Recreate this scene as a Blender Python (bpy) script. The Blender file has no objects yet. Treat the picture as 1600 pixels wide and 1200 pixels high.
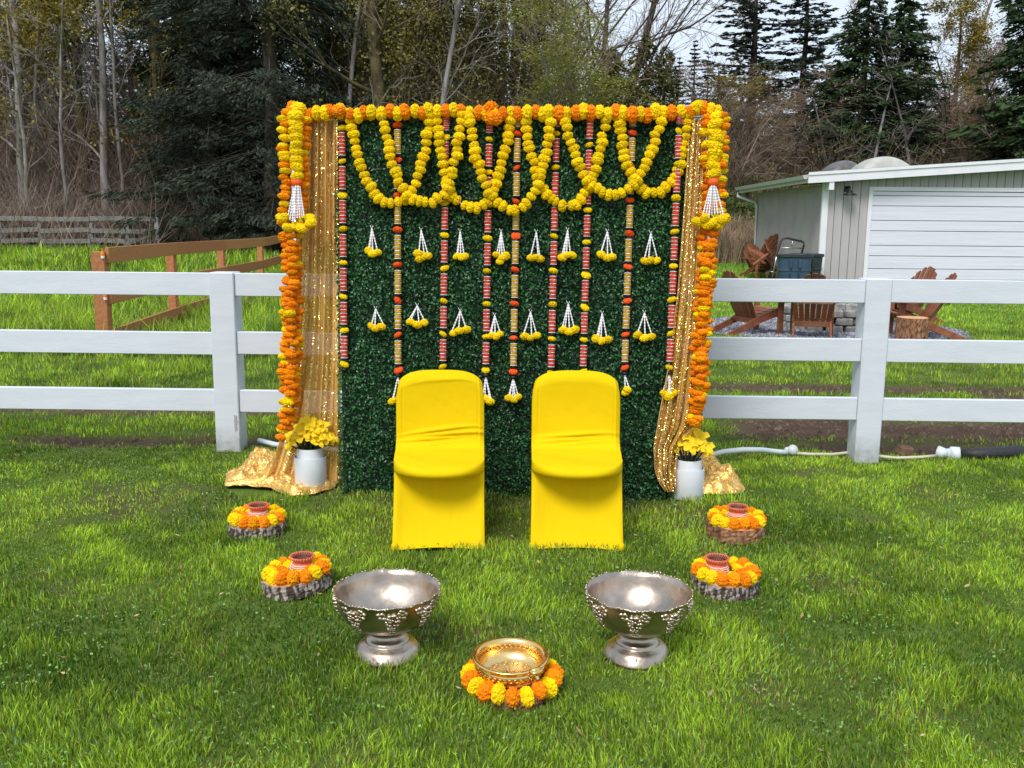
import bpy, bmesh, math, random
import numpy as np
from mathutils import Vector, Matrix
R = math.radians
rng = np.random.default_rng(7)
random.seed(7)
sc = bpy.context.scene
col = sc.collection

# ------------------------------------------------------------------ camera
FPX, PITCH, ROLL, CAMH = 1450.0, R(9.59), R(0.5), 1.6
cam_d = bpy.data.cameras.new('camera'); cam = bpy.data.objects.new('camera', cam_d); col.objects.link(cam)
cam_d.sensor_width = 36; cam_d.lens = 36 * FPX / 1600; cam_d.clip_start = .05; cam_d.clip_end = 2000
fw = np.array([0, math.cos(PITCH), -math.sin(PITCH)])
r0 = np.array([1., 0, 0]); u0 = np.array([0, math.sin(PITCH), math.cos(PITCH)])
rt = r0 * math.cos(ROLL) + u0 * math.sin(ROLL); up = u0 * math.cos(ROLL) - r0 * math.sin(ROLL)
cam.matrix_world = Matrix(((rt[0], up[0], -fw[0], 0), (rt[1], up[1], -fw[1], 0), (rt[2], up[2], -fw[2], CAMH), (0, 0, 0, 1)))
sc.camera = cam

# ------------------------------------------------------------------ sky, sun, exposure
SUN_EL, SUN_AZ = R(52), R(205)          # azimuth clockwise from +Y: behind the camera, a little to its left
world = bpy.data.worlds.new('World'); sc.world = world; world.use_nodes = True
wn, wl = world.node_tree.nodes, world.node_tree.links
bg = wn['Background']; bg.inputs['Strength'].default_value = .11
sky = wn.new('ShaderNodeTexSky'); sky.sky_type = 'NISHITA'; sky.sun_disc = False
sky.sun_elevation = SUN_EL; sky.sun_rotation = SUN_AZ; sky.dust_density = 3; sky.air_density = 1.2
tcw = wn.new('ShaderNodeTexCoord'); nzw = wn.new('ShaderNodeTexNoise'); nzw.inputs['Scale'].default_value = 1.6; nzw.inputs['Detail'].default_value = 5
rpw = wn.new('ShaderNodeValToRGB'); rpw.color_ramp.elements[0].color = (4.6, 5.8, 7.3, 1); rpw.color_ramp.elements[1].color = (6.2, 6.8, 7.6, 1)
rpw.color_ramp.elements[0].position = .35; rpw.color_ramp.elements[1].position = .65
mxw = wn.new('ShaderNodeMix'); mxw.data_type = 'RGBA'; mxw.inputs[0].default_value = .86
wl.new(tcw.outputs['Generated'], nzw.inputs['Vector']); wl.new(nzw.outputs[0], rpw.inputs[0])
wl.new(sky.outputs[0], mxw.inputs[6]); wl.new(rpw.outputs[0], mxw.inputs[7]); wl.new(mxw.outputs[2], bg.inputs['Color'])
sun_d = bpy.data.lights.new('sun', 'SUN'); sun = bpy.data.objects.new('sun', sun_d); col.objects.link(sun)
sun_d.energy = 2.1; sun_d.angle = R(22); sun_d.color = (1, .97, .92)
sd = Vector((math.sin(SUN_AZ) * math.cos(SUN_EL), math.cos(SUN_AZ) * math.cos(SUN_EL), math.sin(SUN_EL)))
sun.rotation_euler = sd.to_track_quat('Z', 'Y').to_euler()
sc.view_settings.view_transform = 'Standard'; sc.view_settings.look = 'None'
sc.view_settings.exposure = 0.5; sc.view_settings.gamma = 1; sc.view_settings.use_curve_mapping = False
sc.render.engine = 'CYCLES'; sc.cycles.max_bounces = 6; sc.cycles.transparent_max_bounces = 8

# ------------------------------------------------------------------ helpers
def ray(px, py): return fw + (px - 800) / FPX * rt + (600 - py) / FPX * up
def G(px, py, z=0.):
    d = ray(px, py); t = (z - CAMH) / d[2]; return np.array([d[0] * t, d[1] * t, z])
def at(px, py, Y):
    d = ray(px, py); t = Y / d[1]; return np.array([d[0] * t, Y, CAMH + d[2] * t])
def pxm(p):
    return FPX / float(np.dot(np.array(p) - np.array([0, 0, CAMH]), fw))
def sstep(x): x = np.clip(x, 0, 1); return x * x * (3 - 2 * x)
def vnoise(x, y, s, seed=0):
    x = np.asarray(x, float) / s + 1000; y = np.asarray(y, float) / s + 1000
    xi = np.floor(x).astype(np.int64); yi = np.floor(y).astype(np.int64); fx = sstep(x - xi); fy = sstep(y - yi)
    def h(a, b):
        n = (a * 374761393 + b * 668265263 + seed * 144269504) & 0x7fffffff
        n = ((n ^ (n >> 13)) * 1274126177) & 0x7fffffff
        return ((n ^ (n >> 16)) & 0xffff) / 65535.
    return (h(xi, yi) * (1 - fx) + h(xi + 1, yi) * fx) * (1 - fy) + (h(xi, yi + 1) * (1 - fx) + h(xi + 1, yi + 1) * fx) * fy
def fbm(x, y, s, seed=0): return .55 * vnoise(x, y, s, seed) + .3 * vnoise(x, y, s / 2.3, seed + 5) + .15 * vnoise(x, y, s / 5.1, seed + 9)
def gz(x, y):
    y = np.asarray(y, float)
    base = np.interp(y, [-50, 22, 26, 31, 45, 60, 400], [0, 0, .10, .60, 1.5, 1.9, 3.])
    return base + (fbm(x, y, .9, 3) - .5) * .03 * np.clip((y - 1) / 4, .3, 1) + (fbm(x, y, 5, 4) - .5) * .06 * np.clip((y - 8) / 6, 0, 1)

def tag(o, label=None, cat=None, group=None, kind=None):
    if label: o['label'] = label
    if cat: o['category'] = cat
    if group: o['group'] = group
    if kind: o['kind'] = kind
    return o
def thing(name, label, cat, loc=(0, 0, 0), rz=0, group=None):
    o = bpy.data.objects.new(name, None); col.objects.link(o); o.location = Vector(loc); o.rotation_euler = (0, 0, rz)
    o.empty_display_size = .1
    return tag(o, label, cat, group)
def link(name, me, parent=None, loc=None, rot=None, scale=None):
    o = bpy.data.objects.new(name, me); col.objects.link(o)
    if parent is not None: o.parent = parent
    if loc is not None: o.location = Vector(loc)
    if rot is not None: o.rotation_euler = rot
    if scale is not None: o.scale = scale if hasattr(scale, '__len__') else (scale,) * 3
    return o
def copy_tree(o, parent=None):
    c = o.copy(); col.objects.link(c); c.parent = parent
    for ch in list(o.children): copy_tree(ch, c)
    return c
def npmesh(name, V, F, m, smooth=False, colors=None):
    """V (n,3), F (k,3|4) arrays -> mesh"""
    V = np.ascontiguousarray(V, np.float32); F = np.ascontiguousarray(F, np.int32)
    me = bpy.data.meshes.new(name); k = F.shape[1]
    me.vertices.add(len(V)); me.vertices.foreach_set('co', V.ravel())
    me.loops.add(F.size); me.loops.foreach_set('vertex_index', F.ravel())
    me.polygons.add(len(F)); me.polygons.foreach_set('loop_start', np.arange(0, F.size, k, dtype=np.int32))
    if smooth: me.polygons.foreach_set('use_smooth', np.ones(len(F), bool))
    else: me.polygons.foreach_set('use_smooth', np.zeros(len(F), bool))
    if colors is not None:
        a = me.color_attributes.new('col', 'FLOAT_COLOR', 'POINT')
        c = np.ones((len(V), 4), np.float32); c[:, :3] = colors; a.data.foreach_set('color', c.ravel())
    me.update(calc_edges=True); me.materials.append(m); return me
class MB:
    def __init__(s): s.V = []; s.F = []; s.n = 0
    def add(s, V, F, M=None):
        V = np.asarray(V, float)
        if M is not None: V = V @ np.array(M.to_3x3()).T + np.array(M.translation)
        s.V.append(V); s.F += [tuple(int(i) + s.n for i in f) for f in F]; s.n += len(V); return s
    def box(s, c, d, M=None, bev=0.):
        c = np.array(c, float); h = np.array(d, float) / 2
        if bev <= 0:
            V = np.array([[sx, sy, sz] for sx in (-1, 1) for sy in (-1, 1) for sz in (-1, 1)]) * h + c
            F = [(0, 1, 3, 2), (4, 6, 7, 5), (0, 4, 5, 1), (2, 3, 7, 6), (0, 2, 6, 4), (1, 5, 7, 3)]
            return s.add(V, F, M)
        V = []; idx = {}; b = min(bev, .45 * min(d))
        for sx in (-1, 1):
            for sy in (-1, 1):
                for sz in (-1, 1):
                    for ax in range(3):
                        v = np.array([sx, sy, sz]) * h; q = np.array([sx, sy, sz]) * b
                        for a2 in range(3):
                            if a2 != ax: v[a2] -= q[a2]
                        idx[(sx, sy, sz, ax)] = len(V); V.append(v + c)
        F = []
        for ax in range(3):
            o1, o2 = [a for a in range(3) if a != ax]
            for sg in (-1, 1):
                q = []
                for a, b2 in ((-1, -1), (1, -1), (1, 1), (-1, 1)):
                    k = [0, 0, 0]; k[ax] = sg; k[o1] = a; k[o2] = b2; q.append(idx[(*k, ax)])
                F.append(tuple(q))
        for ax in range(3):
            o1, o2 = [a for a in range(3) if a != ax]
            for a in (-1, 1):
                for b2 in (-1, 1):
                    k0 = [0, 0, 0]; k1 = [0, 0, 0]; k0[ax] = -1; k1[ax] = 1
                    for k in (k0, k1): k[o1] = a; k[o2] = b2
                    F.append((idx[(*k0, o1)], idx[(*k1, o1)], idx[(*k1, o2)], idx[(*k0, o2)]))
        for sx in (-1, 1):
            for sy in (-1, 1):
                for sz in (-1, 1): F.append(tuple(idx[(sx, sy, sz, ax)] for ax in range(3)))
        return s.add(V, F, M)
    def tube(s, pts, r, n=8, cap=True):
        V, F = tube_np(np.asarray(pts, float), r, n); s.add(V, F.tolist())
        if cap:
            m = len(pts); b = s.n - len(V)
            s.F.append(tuple(b + i for i in range(n))); s.F.append(tuple(b + (m - 1) * n + i for i in range(n)))
        return s
    def lathe(s, prof, n=32, c=(0, 0, 0)):
        a = np.arange(n) * 2 * math.pi / n; V = []
        for r, z in prof: V += [(c[0] + r * math.cos(t), c[1] + r * math.sin(t), c[2] + z) for t in a]
        F = [(i * n + j, i * n + (j + 1) % n, (i + 1) * n + (j + 1) % n, (i + 1) * n + j) for i in range(len(prof) - 1) for j in range(n)]
        return s.add(V, F)
    def prism(s, poly, t0, t1, axis=1):
        """poly: list of 2d points, extruded along axis"""
        n = len(poly); V = []
        for t in (t0, t1):
            for a, b in poly: V.append({0: (t, a, b), 1: (a, t, b), 2: (a, b, t)}[axis])
        F = [tuple(range(n)), tuple(range(2 * n - 1, n - 1, -1))] + [(i, (i + 1) % n, n + (i + 1) % n, n + i) for i in range(n)]
        return s.add(V, F)
    def mesh(s, name, m, smooth=False, norm=True, sharp=None):
        me = bpy.data.meshes.new(name)
        me.from_pydata(np.vstack(s.V).tolist(), [], s.F)
        if norm:
            b = bmesh.new(); b.from_mesh(me); bmesh.ops.recalc_face_normals(b, faces=b.faces)
            if sharp is not None:
                for e in b.edges:
                    if len(e.link_faces) == 2 and e.calc_face_angle(0) > R(sharp): e.smooth = False
            b.to_mesh(me); b.free()
        for p in me.polygons: p.use_smooth = smooth
        me.materials.append(m); return me
    def build(s, name, m, parent=None, smooth=False, sharp=None, **k): return link(name, s.mesh(name, m, smooth, True, sharp), parent, **k)
def tube_np(P, r, n=6):
    r = np.broadcast_to(np.asarray(r, float), (len(P),))
    T = np.gradient(P, axis=0); T /= np.linalg.norm(T, axis=1, keepdims=True) + 1e-9
    ref = np.array([0, 0, 1.]) if abs(T[:, 2]).mean() < .9 else np.array([1., 0, 0])
    A = np.cross(T, ref); A /= np.linalg.norm(A, axis=1, keepdims=True) + 1e-9; B = np.cross(T, A)
    a = np.arange(n) * 2 * math.pi / n
    V = P[:, None] + r[:, None, None] * (np.cos(a)[None, :, None] * A[:, None] + np.sin(a)[None, :, None] * B[:, None])
    m = len(P); i = np.arange(m - 1)[:, None] * n; j = np.arange(n)[None]; k = (j + 1) % n
    F = np.stack([i + j, i + k, i + n + k, i + n + j], -1).reshape(-1, 4)
    return V.reshape(-1, 3), F
def cat(parts):
    V = []; F = []; n = 0
    for v, f in parts: V.append(v); F.append(f + n); n += len(v)
    return np.vstack(V), np.vstack(F)

# ------------------------------------------------------------------ materials
def nd(nt, t, **k):
    n = nt.nodes.new(t)
    for a, b in k.items(): setattr(n, a, b)
    return n
def pbr(name, c, rough=.6, metal=0., c2=None, nscale=8., bump=0., bscale=40., island=0., attr=False, spec=.5,
        transl=0., alpha=1., sheen=0., stretch=None, objrand=0., rough2=None, wave=None, detail=4., coat=0., lo=.35, hi=.65, sub=0.):
    m = bpy.data.materials.new(name); m.use_nodes = True; nt = m.node_tree; b = nt.nodes['Principled BSDF']; L = nt.links.new
    b.inputs['Roughness'].default_value = rough; b.inputs['Metallic'].default_value = metal
    b.inputs['Specular IOR Level'].default_value = spec; b.inputs['Coat Weight'].default_value = coat
    if sheen: b.inputs['Sheen Weight'].default_value = sheen
    if sub: b.inputs['Subsurface Weight'].default_value = sub; b.inputs['Subsurface Radius'].default_value = (.01, .006, .003)
    tc = nd(nt, 'ShaderNodeTexCoord'); mp = nd(nt, 'ShaderNodeMapping'); L(tc.outputs['Object'], mp.inputs[0])
    if stretch: mp.inputs['Scale'].default_value = stretch
    out = None
    if attr:
        a = nd(nt, 'ShaderNodeAttribute', attribute_name='col'); out = a.outputs['Color']
    if c2 is not None:
        z = nd(nt, 'ShaderNodeTexNoise'); z.inputs['Scale'].default_value = nscale; z.inputs['Detail'].default_value = detail
        L(mp.outputs[0], z.inputs['Vector'])
        rp = nd(nt, 'ShaderNodeValToRGB'); rp.color_ramp.elements[0].position = lo; rp.color_ramp.elements[1].position = hi
        rp.color_ramp.elements[0].color = (*c, 1); rp.color_ramp.elements[1].color = (*c2, 1); L(z.outputs[0], rp.inputs[0]); out = rp.outputs[0]
        if rough2 is not None:
            mr = nd(nt, 'ShaderNodeMapRange'); mr.inputs['To Min'].default_value = rough; mr.inputs['To Max'].default_value = rough2
            mr.inputs['From Min'].default_value = lo; mr.inputs['From Max'].default_value = hi
            L(z.outputs[0], mr.inputs[0]); L(mr.outputs[0], b.inputs['Roughness'])
    if island or objrand:
        hs = nd(nt, 'ShaderNodeHueSaturation')
        if out is None: hs.inputs['Color'].default_value = (*c, 1)
        else: L(out, hs.inputs['Color'])
        if island:
            g = nd(nt, 'ShaderNodeNewGeometry'); src = g.outputs['Random Per Island']; amt = island
        else:
            g = nd(nt, 'ShaderNodeObjectInfo'); src = g.outputs['Random']; amt = objrand
        mr = nd(nt, 'ShaderNodeMapRange'); mr.inputs['To Min'].default_value = 1 - amt; mr.inputs['To Max'].default_value = 1 + amt
        L(src, mr.inputs[0]); L(mr.outputs[0], hs.inputs['Value'])
        mr2 = nd(nt, 'ShaderNodeMapRange'); mr2.inputs['To Min'].default_value = .5 - amt * .03; mr2.inputs['To Max'].default_value = .5 + amt * .03
        ml = nd(nt, 'ShaderNodeMath', operation='MULTIPLY'); ml.inputs[1].default_value = 7.31; fr = nd(nt, 'ShaderNodeMath', operation='FRACT')
        L(src, ml.inputs[0]); L(ml.outputs[0], fr.inputs[0]); L(fr.outputs[0], mr2.inputs[0]); L(mr2.outputs[0], hs.inputs['Hue'])
        out = hs.outputs[0]
    if out is None: b.inputs['Base Color'].default_value = (*c, 1)
    else: L(out, b.inputs['Base Color'])
    if bump:
        z2 = nd(nt, 'ShaderNodeTexNoise'); z2.inputs['Scale'].default_value = bscale; z2.inputs['Detail'].default_value = 3
        L(mp.outputs[0], z2.inputs['Vector']); bp = nd(nt, 'ShaderNodeBump'); bp.inputs['Strength'].default_value = bump; bp.inputs['Distance'].default_value = .01
        L(z2.outputs[0], bp.inputs['Height']); L(bp.outputs[0], b.inputs['Normal'])
    last = b.outputs[0]; mo = nt.nodes['Material Output']
    if transl:
        t = nd(nt, 'ShaderNodeBsdfTranslucent'); mx = nd(nt, 'ShaderNodeMixShader'); mx.inputs[0].default_value = transl
        if out is None: t.inputs[0].default_value = (*c, 1)
        else: L(out, t.inputs[0])
        L(last, mx.inputs[1]); L(t.outputs[0], mx.inputs[2]); last = mx.outputs[0]
    if alpha < 1:
        t = nd(nt, 'ShaderNodeBsdfTransparent'); mx = nd(nt, 'ShaderNodeMixShader'); mx.inputs[0].default_value = alpha
        t.inputs[0].default_value = (1, .93, .75, 1)
        L(t.outputs[0], mx.inputs[1]); L(last, mx.inputs[2]); last = mx.outputs[0]
    L(last, mo.inputs[0]); return m
M = {}
M['grass'] = pbr('grass', (.1, .2, .03), .55, attr=True, transl=.3, spec=.3)
M['ground'] = pbr('ground', (.1, .1, .1), .95, attr=True, bump=.8, bscale=60, spec=.1)
M['white_paint'] = pbr('white_paint', (.60, .63, .69), .55, c2=(.67, .69, .74), nscale=3, bump=.15, bscale=30, stretch=(1, 1, 6), lo=.3, hi=.7)
M['red_cedar'] = pbr('red_cedar', (.37, .135, .045), .7, c2=(.48, .20, .075), nscale=5, bump=.3, bscale=30, stretch=(6, 1, 6), objrand=.12)
M['redwood'] = pbr('redwood', (.17, .055, .022), .55, c2=(.27, .10, .042), nscale=9, bump=.3, bscale=50, objrand=.25)
M['grey_wood'] = pbr('grey_wood', (.16, .15, .145), .9, c2=(.3, .28, .27), nscale=7, bump=.6, bscale=40, stretch=(1, 1, 5))
M['yellow_cloth'] = pbr('yellow_cloth', (.74, .50, .001), .8, bump=.12, bscale=500, spec=.12)
M['mari_yellow'] = pbr('mari_yellow', (.98, .75, .008), .8, c2=(.94, .63, .004), nscale=60, objrand=.1, transl=.2, spec=.15)
M['mari_orange'] = pbr('mari_orange', (.92, .23, .004), .8, c2=(.90, .33, .006), nscale=60, objrand=.1, transl=.2, spec=.15)
M['mari_gold'] = pbr('mari_gold', (.95, .40, .004), .8, c2=(.93, .30, .004), nscale=60, objrand=.12, transl=.2, spec=.15)
M['mari_red'] = pbr('mari_red', (.80, .07, .012), .8, c2=(.85, .13, .02), nscale=60, objrand=.1, spec=.15)
M['band_orange'] = pbr('band_orange', (.95, .13, .01), .6)
M['bead_black'] = pbr('bead_black', (.008, .008, .012), .5)
M['bead_white'] = pbr('bead_white', (.85, .82, .86), .5)
M['tube_yellow'] = pbr('tube_yellow', (.78, .50, .02), .7, c2=(.6, .33, .01), nscale=120)
M['tube_red'] = pbr('tube_red', (.80, .09, .03), .7, c2=(.7, .05, .02), nscale=120)
M['boxwood'] = pbr('boxwood', (.015, .078, .020), .42, c2=(.030, .13, .034), nscale=3, island=.75, spec=.6)
M['mat_back'] = pbr('mat_back', (.004, .018, .007), .9)
M['gold_cloth'] = pbr('gold_cloth', (.66, .34, .06), .5, metal=.1, c2=(.84, .52, .17), nscale=5, bump=.25, bscale=260, alpha=.85, stretch=(1, 1, .15))
M['gold_satin'] = pbr('gold_satin', (.80, .42, .08), .34, metal=.7, c2=(.90, .58, .2), nscale=24, bump=.8, bscale=65)
M['sequin'] = pbr('sequin', (.98, .74, .26), .16, metal=1., island=.2)
M['vase'] = pbr('vase', (.74, .76, .80), .3, c2=(.68, .71, .75), nscale=6, spec=.5)
M['petal'] = pbr('petal', (.99, .78, .015), .7, c2=(.97, .66, .003), nscale=20, transl=.3)
M['stem'] = pbr('stem', (.02, .05, .015), .6)
M['bark'] = pbr('bark', (.06, .038, .03), .95, c2=(.38, .32, .28), nscale=55, bump=1., bscale=90, stretch=(1, 1, .45), lo=.46, hi=.56)
M['bark_brown'] = pbr('bark_brown', (.07, .03, .018), .95, c2=(.42, .20, .10), nscale=40, bump=1., bscale=60, stretch=(1, 1, .35))
M['cut_wood'] = pbr('cut_wood', (.60, .27, .11), .8, c2=(.72, .40, .2), nscale=14, bump=.2)
M['clay'] = pbr('clay', (.55, .11, .05), .6, c2=(.66, .17, .08), nscale=20)
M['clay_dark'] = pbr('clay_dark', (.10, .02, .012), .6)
M['white_line'] = pbr('white_line', (.86, .8, .72), .6)
M['silver'] = pbr('silver', (.36, .29, .23), .26, metal=1., c2=(.60, .50, .41), nscale=9, bump=.22, bscale=30, rough2=.44)
M['silver_relief'] = pbr('silver_relief', (.50, .38, .28), .3, metal=1., c2=(.74, .62, .5), nscale=40)
M['brass'] = pbr('brass', (.88, .52, .14), .16, metal=1., c2=(.92, .68, .32), nscale=8, bump=.08, bscale=30, rough2=.28)
M['brass_dark'] = pbr('brass_dark', (.42, .22, .06), .4, metal=1.)
M['steel'] = pbr('steel', (.6, .6, .62), .3, metal=1.)
M['siding'] = pbr('siding', (.41, .37, .38), .8, c2=(.47, .43, .44), nscale=2.5, bump=.25, bscale=30, stretch=(1, 1, .2))
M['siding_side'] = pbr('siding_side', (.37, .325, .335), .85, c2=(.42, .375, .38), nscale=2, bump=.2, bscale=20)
M['door_white'] = pbr('door_white', (.66, .63, .74), .6, c2=(.73, .70, .80), nscale=3, bump=.5, bscale=18, stretch=(.15, 1, 6))
M['trim_white'] = pbr('trim_white', (.74, .71, .77), .5, c2=(.79, .76, .81), nscale=4)
M['gutter'] = pbr('gutter', (.54, .50, .53), .5, c2=(.62, .58, .6), nscale=5)
M['roof'] = pbr('roof', (.05, .045, .04), .9, c2=(.10, .09, .085), nscale=14, bump=.6)
M['dome'] = pbr('dome', (.38, .37, .33), .5, c2=(.46, .45, .40), nscale=4)
M['dome_dark'] = pbr('dome_dark', (.07, .065, .065), .4, c2=(.14, .13, .125), nscale=6)
M['black_metal'] = pbr('black_metal', (.012, .012, .014), .45)
M['rust_metal'] = pbr('rust_metal', (.05, .04, .04), .5, metal=.5)
M['bin_blue'] = pbr('bin_blue', (.028, .055, .10), .5, c2=(.04, .075, .13), nscale=4)
M['bin_dark'] = pbr('bin_dark', (.02, .028, .035), .5)
M['stone'] = pbr('stone', (.16, .15, .145), .9, c2=(.32, .30, .28), nscale=8, bump=.8, bscale=30, objrand=.3)
M['gravel'] = pbr('gravel', (.14, .145, .17), .9, c2=(.34, .34, .38), nscale=14, island=.5)
M['pvc'] = pbr('pvc', (.72, .76, .78), .4, c2=(.55, .6, .62), nscale=5)
M['pvc_old'] = pbr('pvc_old', (.55, .5, .36), .5)
M['hose_black'] = pbr('hose_black', (.02, .02, .022), .6, bump=.5, bscale=50)
M['brick_brown'] = pbr('brick_brown', (.16, .08, .05), .9, c2=(.24, .14, .09), nscale=20)
M['insulator'] = pbr('insulator', (.9, .25, .02), .5)
M['trunk_grey'] = pbr('trunk_grey', (.13, .105, .095), .95, c2=(.30, .265, .25), nscale=5, bump=.8, bscale=18, stretch=(1, 1, .3))
M['trunk_dark'] = pbr('trunk_dark', (.035, .027, .02), .95, c2=(.09, .07, .05), nscale=5, bump=.8, bscale=18, stretch=(1, 1, .3))
M['trunk_mossy'] = pbr('trunk_mossy', (.08, .052, .032), .95, c2=(.15, .125, .045), nscale=4, bump=.8, bscale=18)
M['twig'] = pbr('twig', (.25, .18, .145), .9, island=.35)
M['twig_grey'] = pbr('twig_grey', (.25, .215, .20), .9, island=.3)
M['twig_olive'] = pbr('twig_olive', (.22, .19, .06), .9, island=.35)
M['needles_blue'] = pbr('needles_blue', (.025, .034, .023), .8, c2=(.055, .070, .046), nscale=.6, island=.45, spec=.2, transl=.12)
M['needles_green'] = pbr('needles_green', (.024, .045, .018), .8, c2=(.058, .092, .034), nscale=.6, island=.45, spec=.2, transl=.12)
M['needles_olive'] = pbr('needles_olive', (.055, .062, .016), .8, c2=(.115, .11, .025), nscale=.7, island=.5, spec=.2, transl=.15)
M['leaf_olive'] = pbr('leaf_olive', (.17, .14, .025), .7, c2=(.34, .25, .04), nscale=.5, island=.5, transl=.3, spec=.2)
M['leaf_ivy'] = pbr('leaf_ivy', (.10, .10, .028), .6, c2=(.32, .26, .06), nscale=.9, island=.6, transl=.15)
M['leaf_lime'] = pbr('leaf_lime', (.20, .22, .035), .7, c2=(.34, .35, .06), nscale=.6, island=.4, transl=.3)
M['leaf_fresh'] = pbr('leaf_fresh', (.06, .10, .02), .7, c2=(.12, .16, .04), nscale=.5, island=.4, transl=.3)
M['dry_reed'] = pbr('dry_reed', (.42, .31, .20), .85, c2=(.30, .20, .13), nscale=1.2, island=.35, transl=.2)
M['straw'] = pbr('straw', (.36, .25, .12), .85, island=.35)

M['post_paint'] = M['white_paint'].copy(); M['post_paint'].name = 'post_paint'; nt = M['post_paint'].node_tree; _b = nt.nodes['Principled BSDF']
_src = _b.inputs['Base Color'].links[0].from_socket; _tc = nd(nt, 'ShaderNodeTexCoord'); _sx = nd(nt, 'ShaderNodeSeparateXYZ'); nt.links.new(_tc.outputs['Object'], _sx.inputs[0])
_mr = nd(nt, 'ShaderNodeMapRange'); _mr.inputs['From Min'].default_value = .22; _mr.inputs['From Max'].default_value = .0; nt.links.new(_sx.outputs[2], _mr.inputs[0])
_nz = nd(nt, 'ShaderNodeTexNoise'); _nz.inputs['Scale'].default_value = 22; _nz.inputs['Detail'].default_value = 6; nt.links.new(_tc.outputs['Object'], _nz.inputs['Vector'])
_ml = nd(nt, 'ShaderNodeMath', operation='MULTIPLY'); nt.links.new(_mr.outputs[0], _ml.inputs[0]); nt.links.new(_nz.outputs[0], _ml.inputs[1])
_mx = nd(nt, 'ShaderNodeMix'); _mx.data_type = 'RGBA'; nt.links.new(_ml.outputs[0], _mx.inputs[0]); nt.links.new(_src, _mx.inputs[6]); _mx.inputs[7].default_value = (.16, .15, .09, 1)
nt.links.new(_mx.outputs[2], _b.inputs['Base Color'])
# ------------------------------------------------------------------ ground
def soil(x, y):
    """0 grass .. 1 bare soil"""
    x = np.asarray(x, float); y = np.asarray(y, float); n = fbm(x, y, .55, 21); n2 = fbm(x, y, 1.7, 33)
    wob = (vnoise(x, y * 0, 1.2, 8) - .5) * .25
    def band(y0, h, x0, x1, k=1.):
        return k * np.exp(-((y - y0 - wob) / h) ** 2) * sstep((x - x0) / .5) * sstep((x1 - x) / .5)
    s = band(9.35, .24, 1.7, 14, 1.6)
    s = np.maximum(s, band(7.45, .46, 1.6, 14, 1.25))
    s = np.maximum(s, band(8.6, 1.1, 4.2, 16, .9))
    s = np.maximum(s, band(6.72, .18, 1.9, 14, 1.0))
    s = np.maximum(s, band(6.75, .18, -4, -1.5, 1.0))
    s = np.maximum(s, band(7.85, .25, -8, -1.2, .85))
    s = np.maximum(s, band(5.25, .35, -3.0, -1.2, .42))
    s = np.maximum(s, np.where((np.abs(x) < 1.2), .40 * np.exp(-((y - 5.1) / .35) ** 2), 0))
    s = s + (n - .5) * 1.1 * (s > .06) + (n2 - .5) * .5 * (s > .06)
    spots = sstep((fbm(x, y, .5, 77) - .66) / .1) * .4
    far = sstep((y - 33 - 3 * (vnoise(x, y, 4, 2) - .5)) / 4)
    return np.clip(np.maximum(np.maximum(s, spots), far), 0, 1)
def axis_pts(a, b, fine, coarse_to, k=1.16):
    p = list(np.arange(a, b, fine)); s = fine; l = p[0]; h = p[-1]
    while h < coarse_to[1]: s = min(s * k, 25); h += s; p.append(h)
    s = fine
    while l > coarse_to[0]: s = min(s * k, 25); l -= s; p.insert(0, l)
    return np.array(p)
gx = axis_pts(-5.5, 5.5, .065, (-300, 300)); gy = axis_pts(1.2, 10.5, .06, (-40, 420), 1.05)
XX, YY = np.meshgrid(gx, gy); ZZ = gz(XX, YY); S = soil(XX, YY)
gr = np.stack([.085 + 0 * XX, .125 + 0 * XX, .022 + 0 * XX], -1); dirt = np.stack([.085 + 0 * XX, .055 + 0 * XX, .038 + 0 * XX], -1)
nn = fbm(XX, YY, .25, 50)[..., None]
mid = sstep((YY - 10) / 12)[..., None]
gr = gr * (1 - mid) + np.array([.13, .25, .03]) * mid
cc = (gr * (1 - S[..., None]) + dirt * S[..., None]) * (.6 + .8 * nn)
ny, nx = XX.shape; ii = np.arange(ny - 1)[:, None] * nx + np.arange(nx - 1)[None]
F = np.stack([ii, ii + 1, ii + nx + 1, ii + nx], -1).reshape(-1, 4)
ZZ = ZZ - .02 * (S > .5) * (YY < 12)
ground = link('ground', npmesh('ground', np.stack([XX, YY, ZZ], -1).reshape(-1, 3), F, M['ground'], True, cc.reshape(-1, 3)))
tag(ground, kind='structure')

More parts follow.
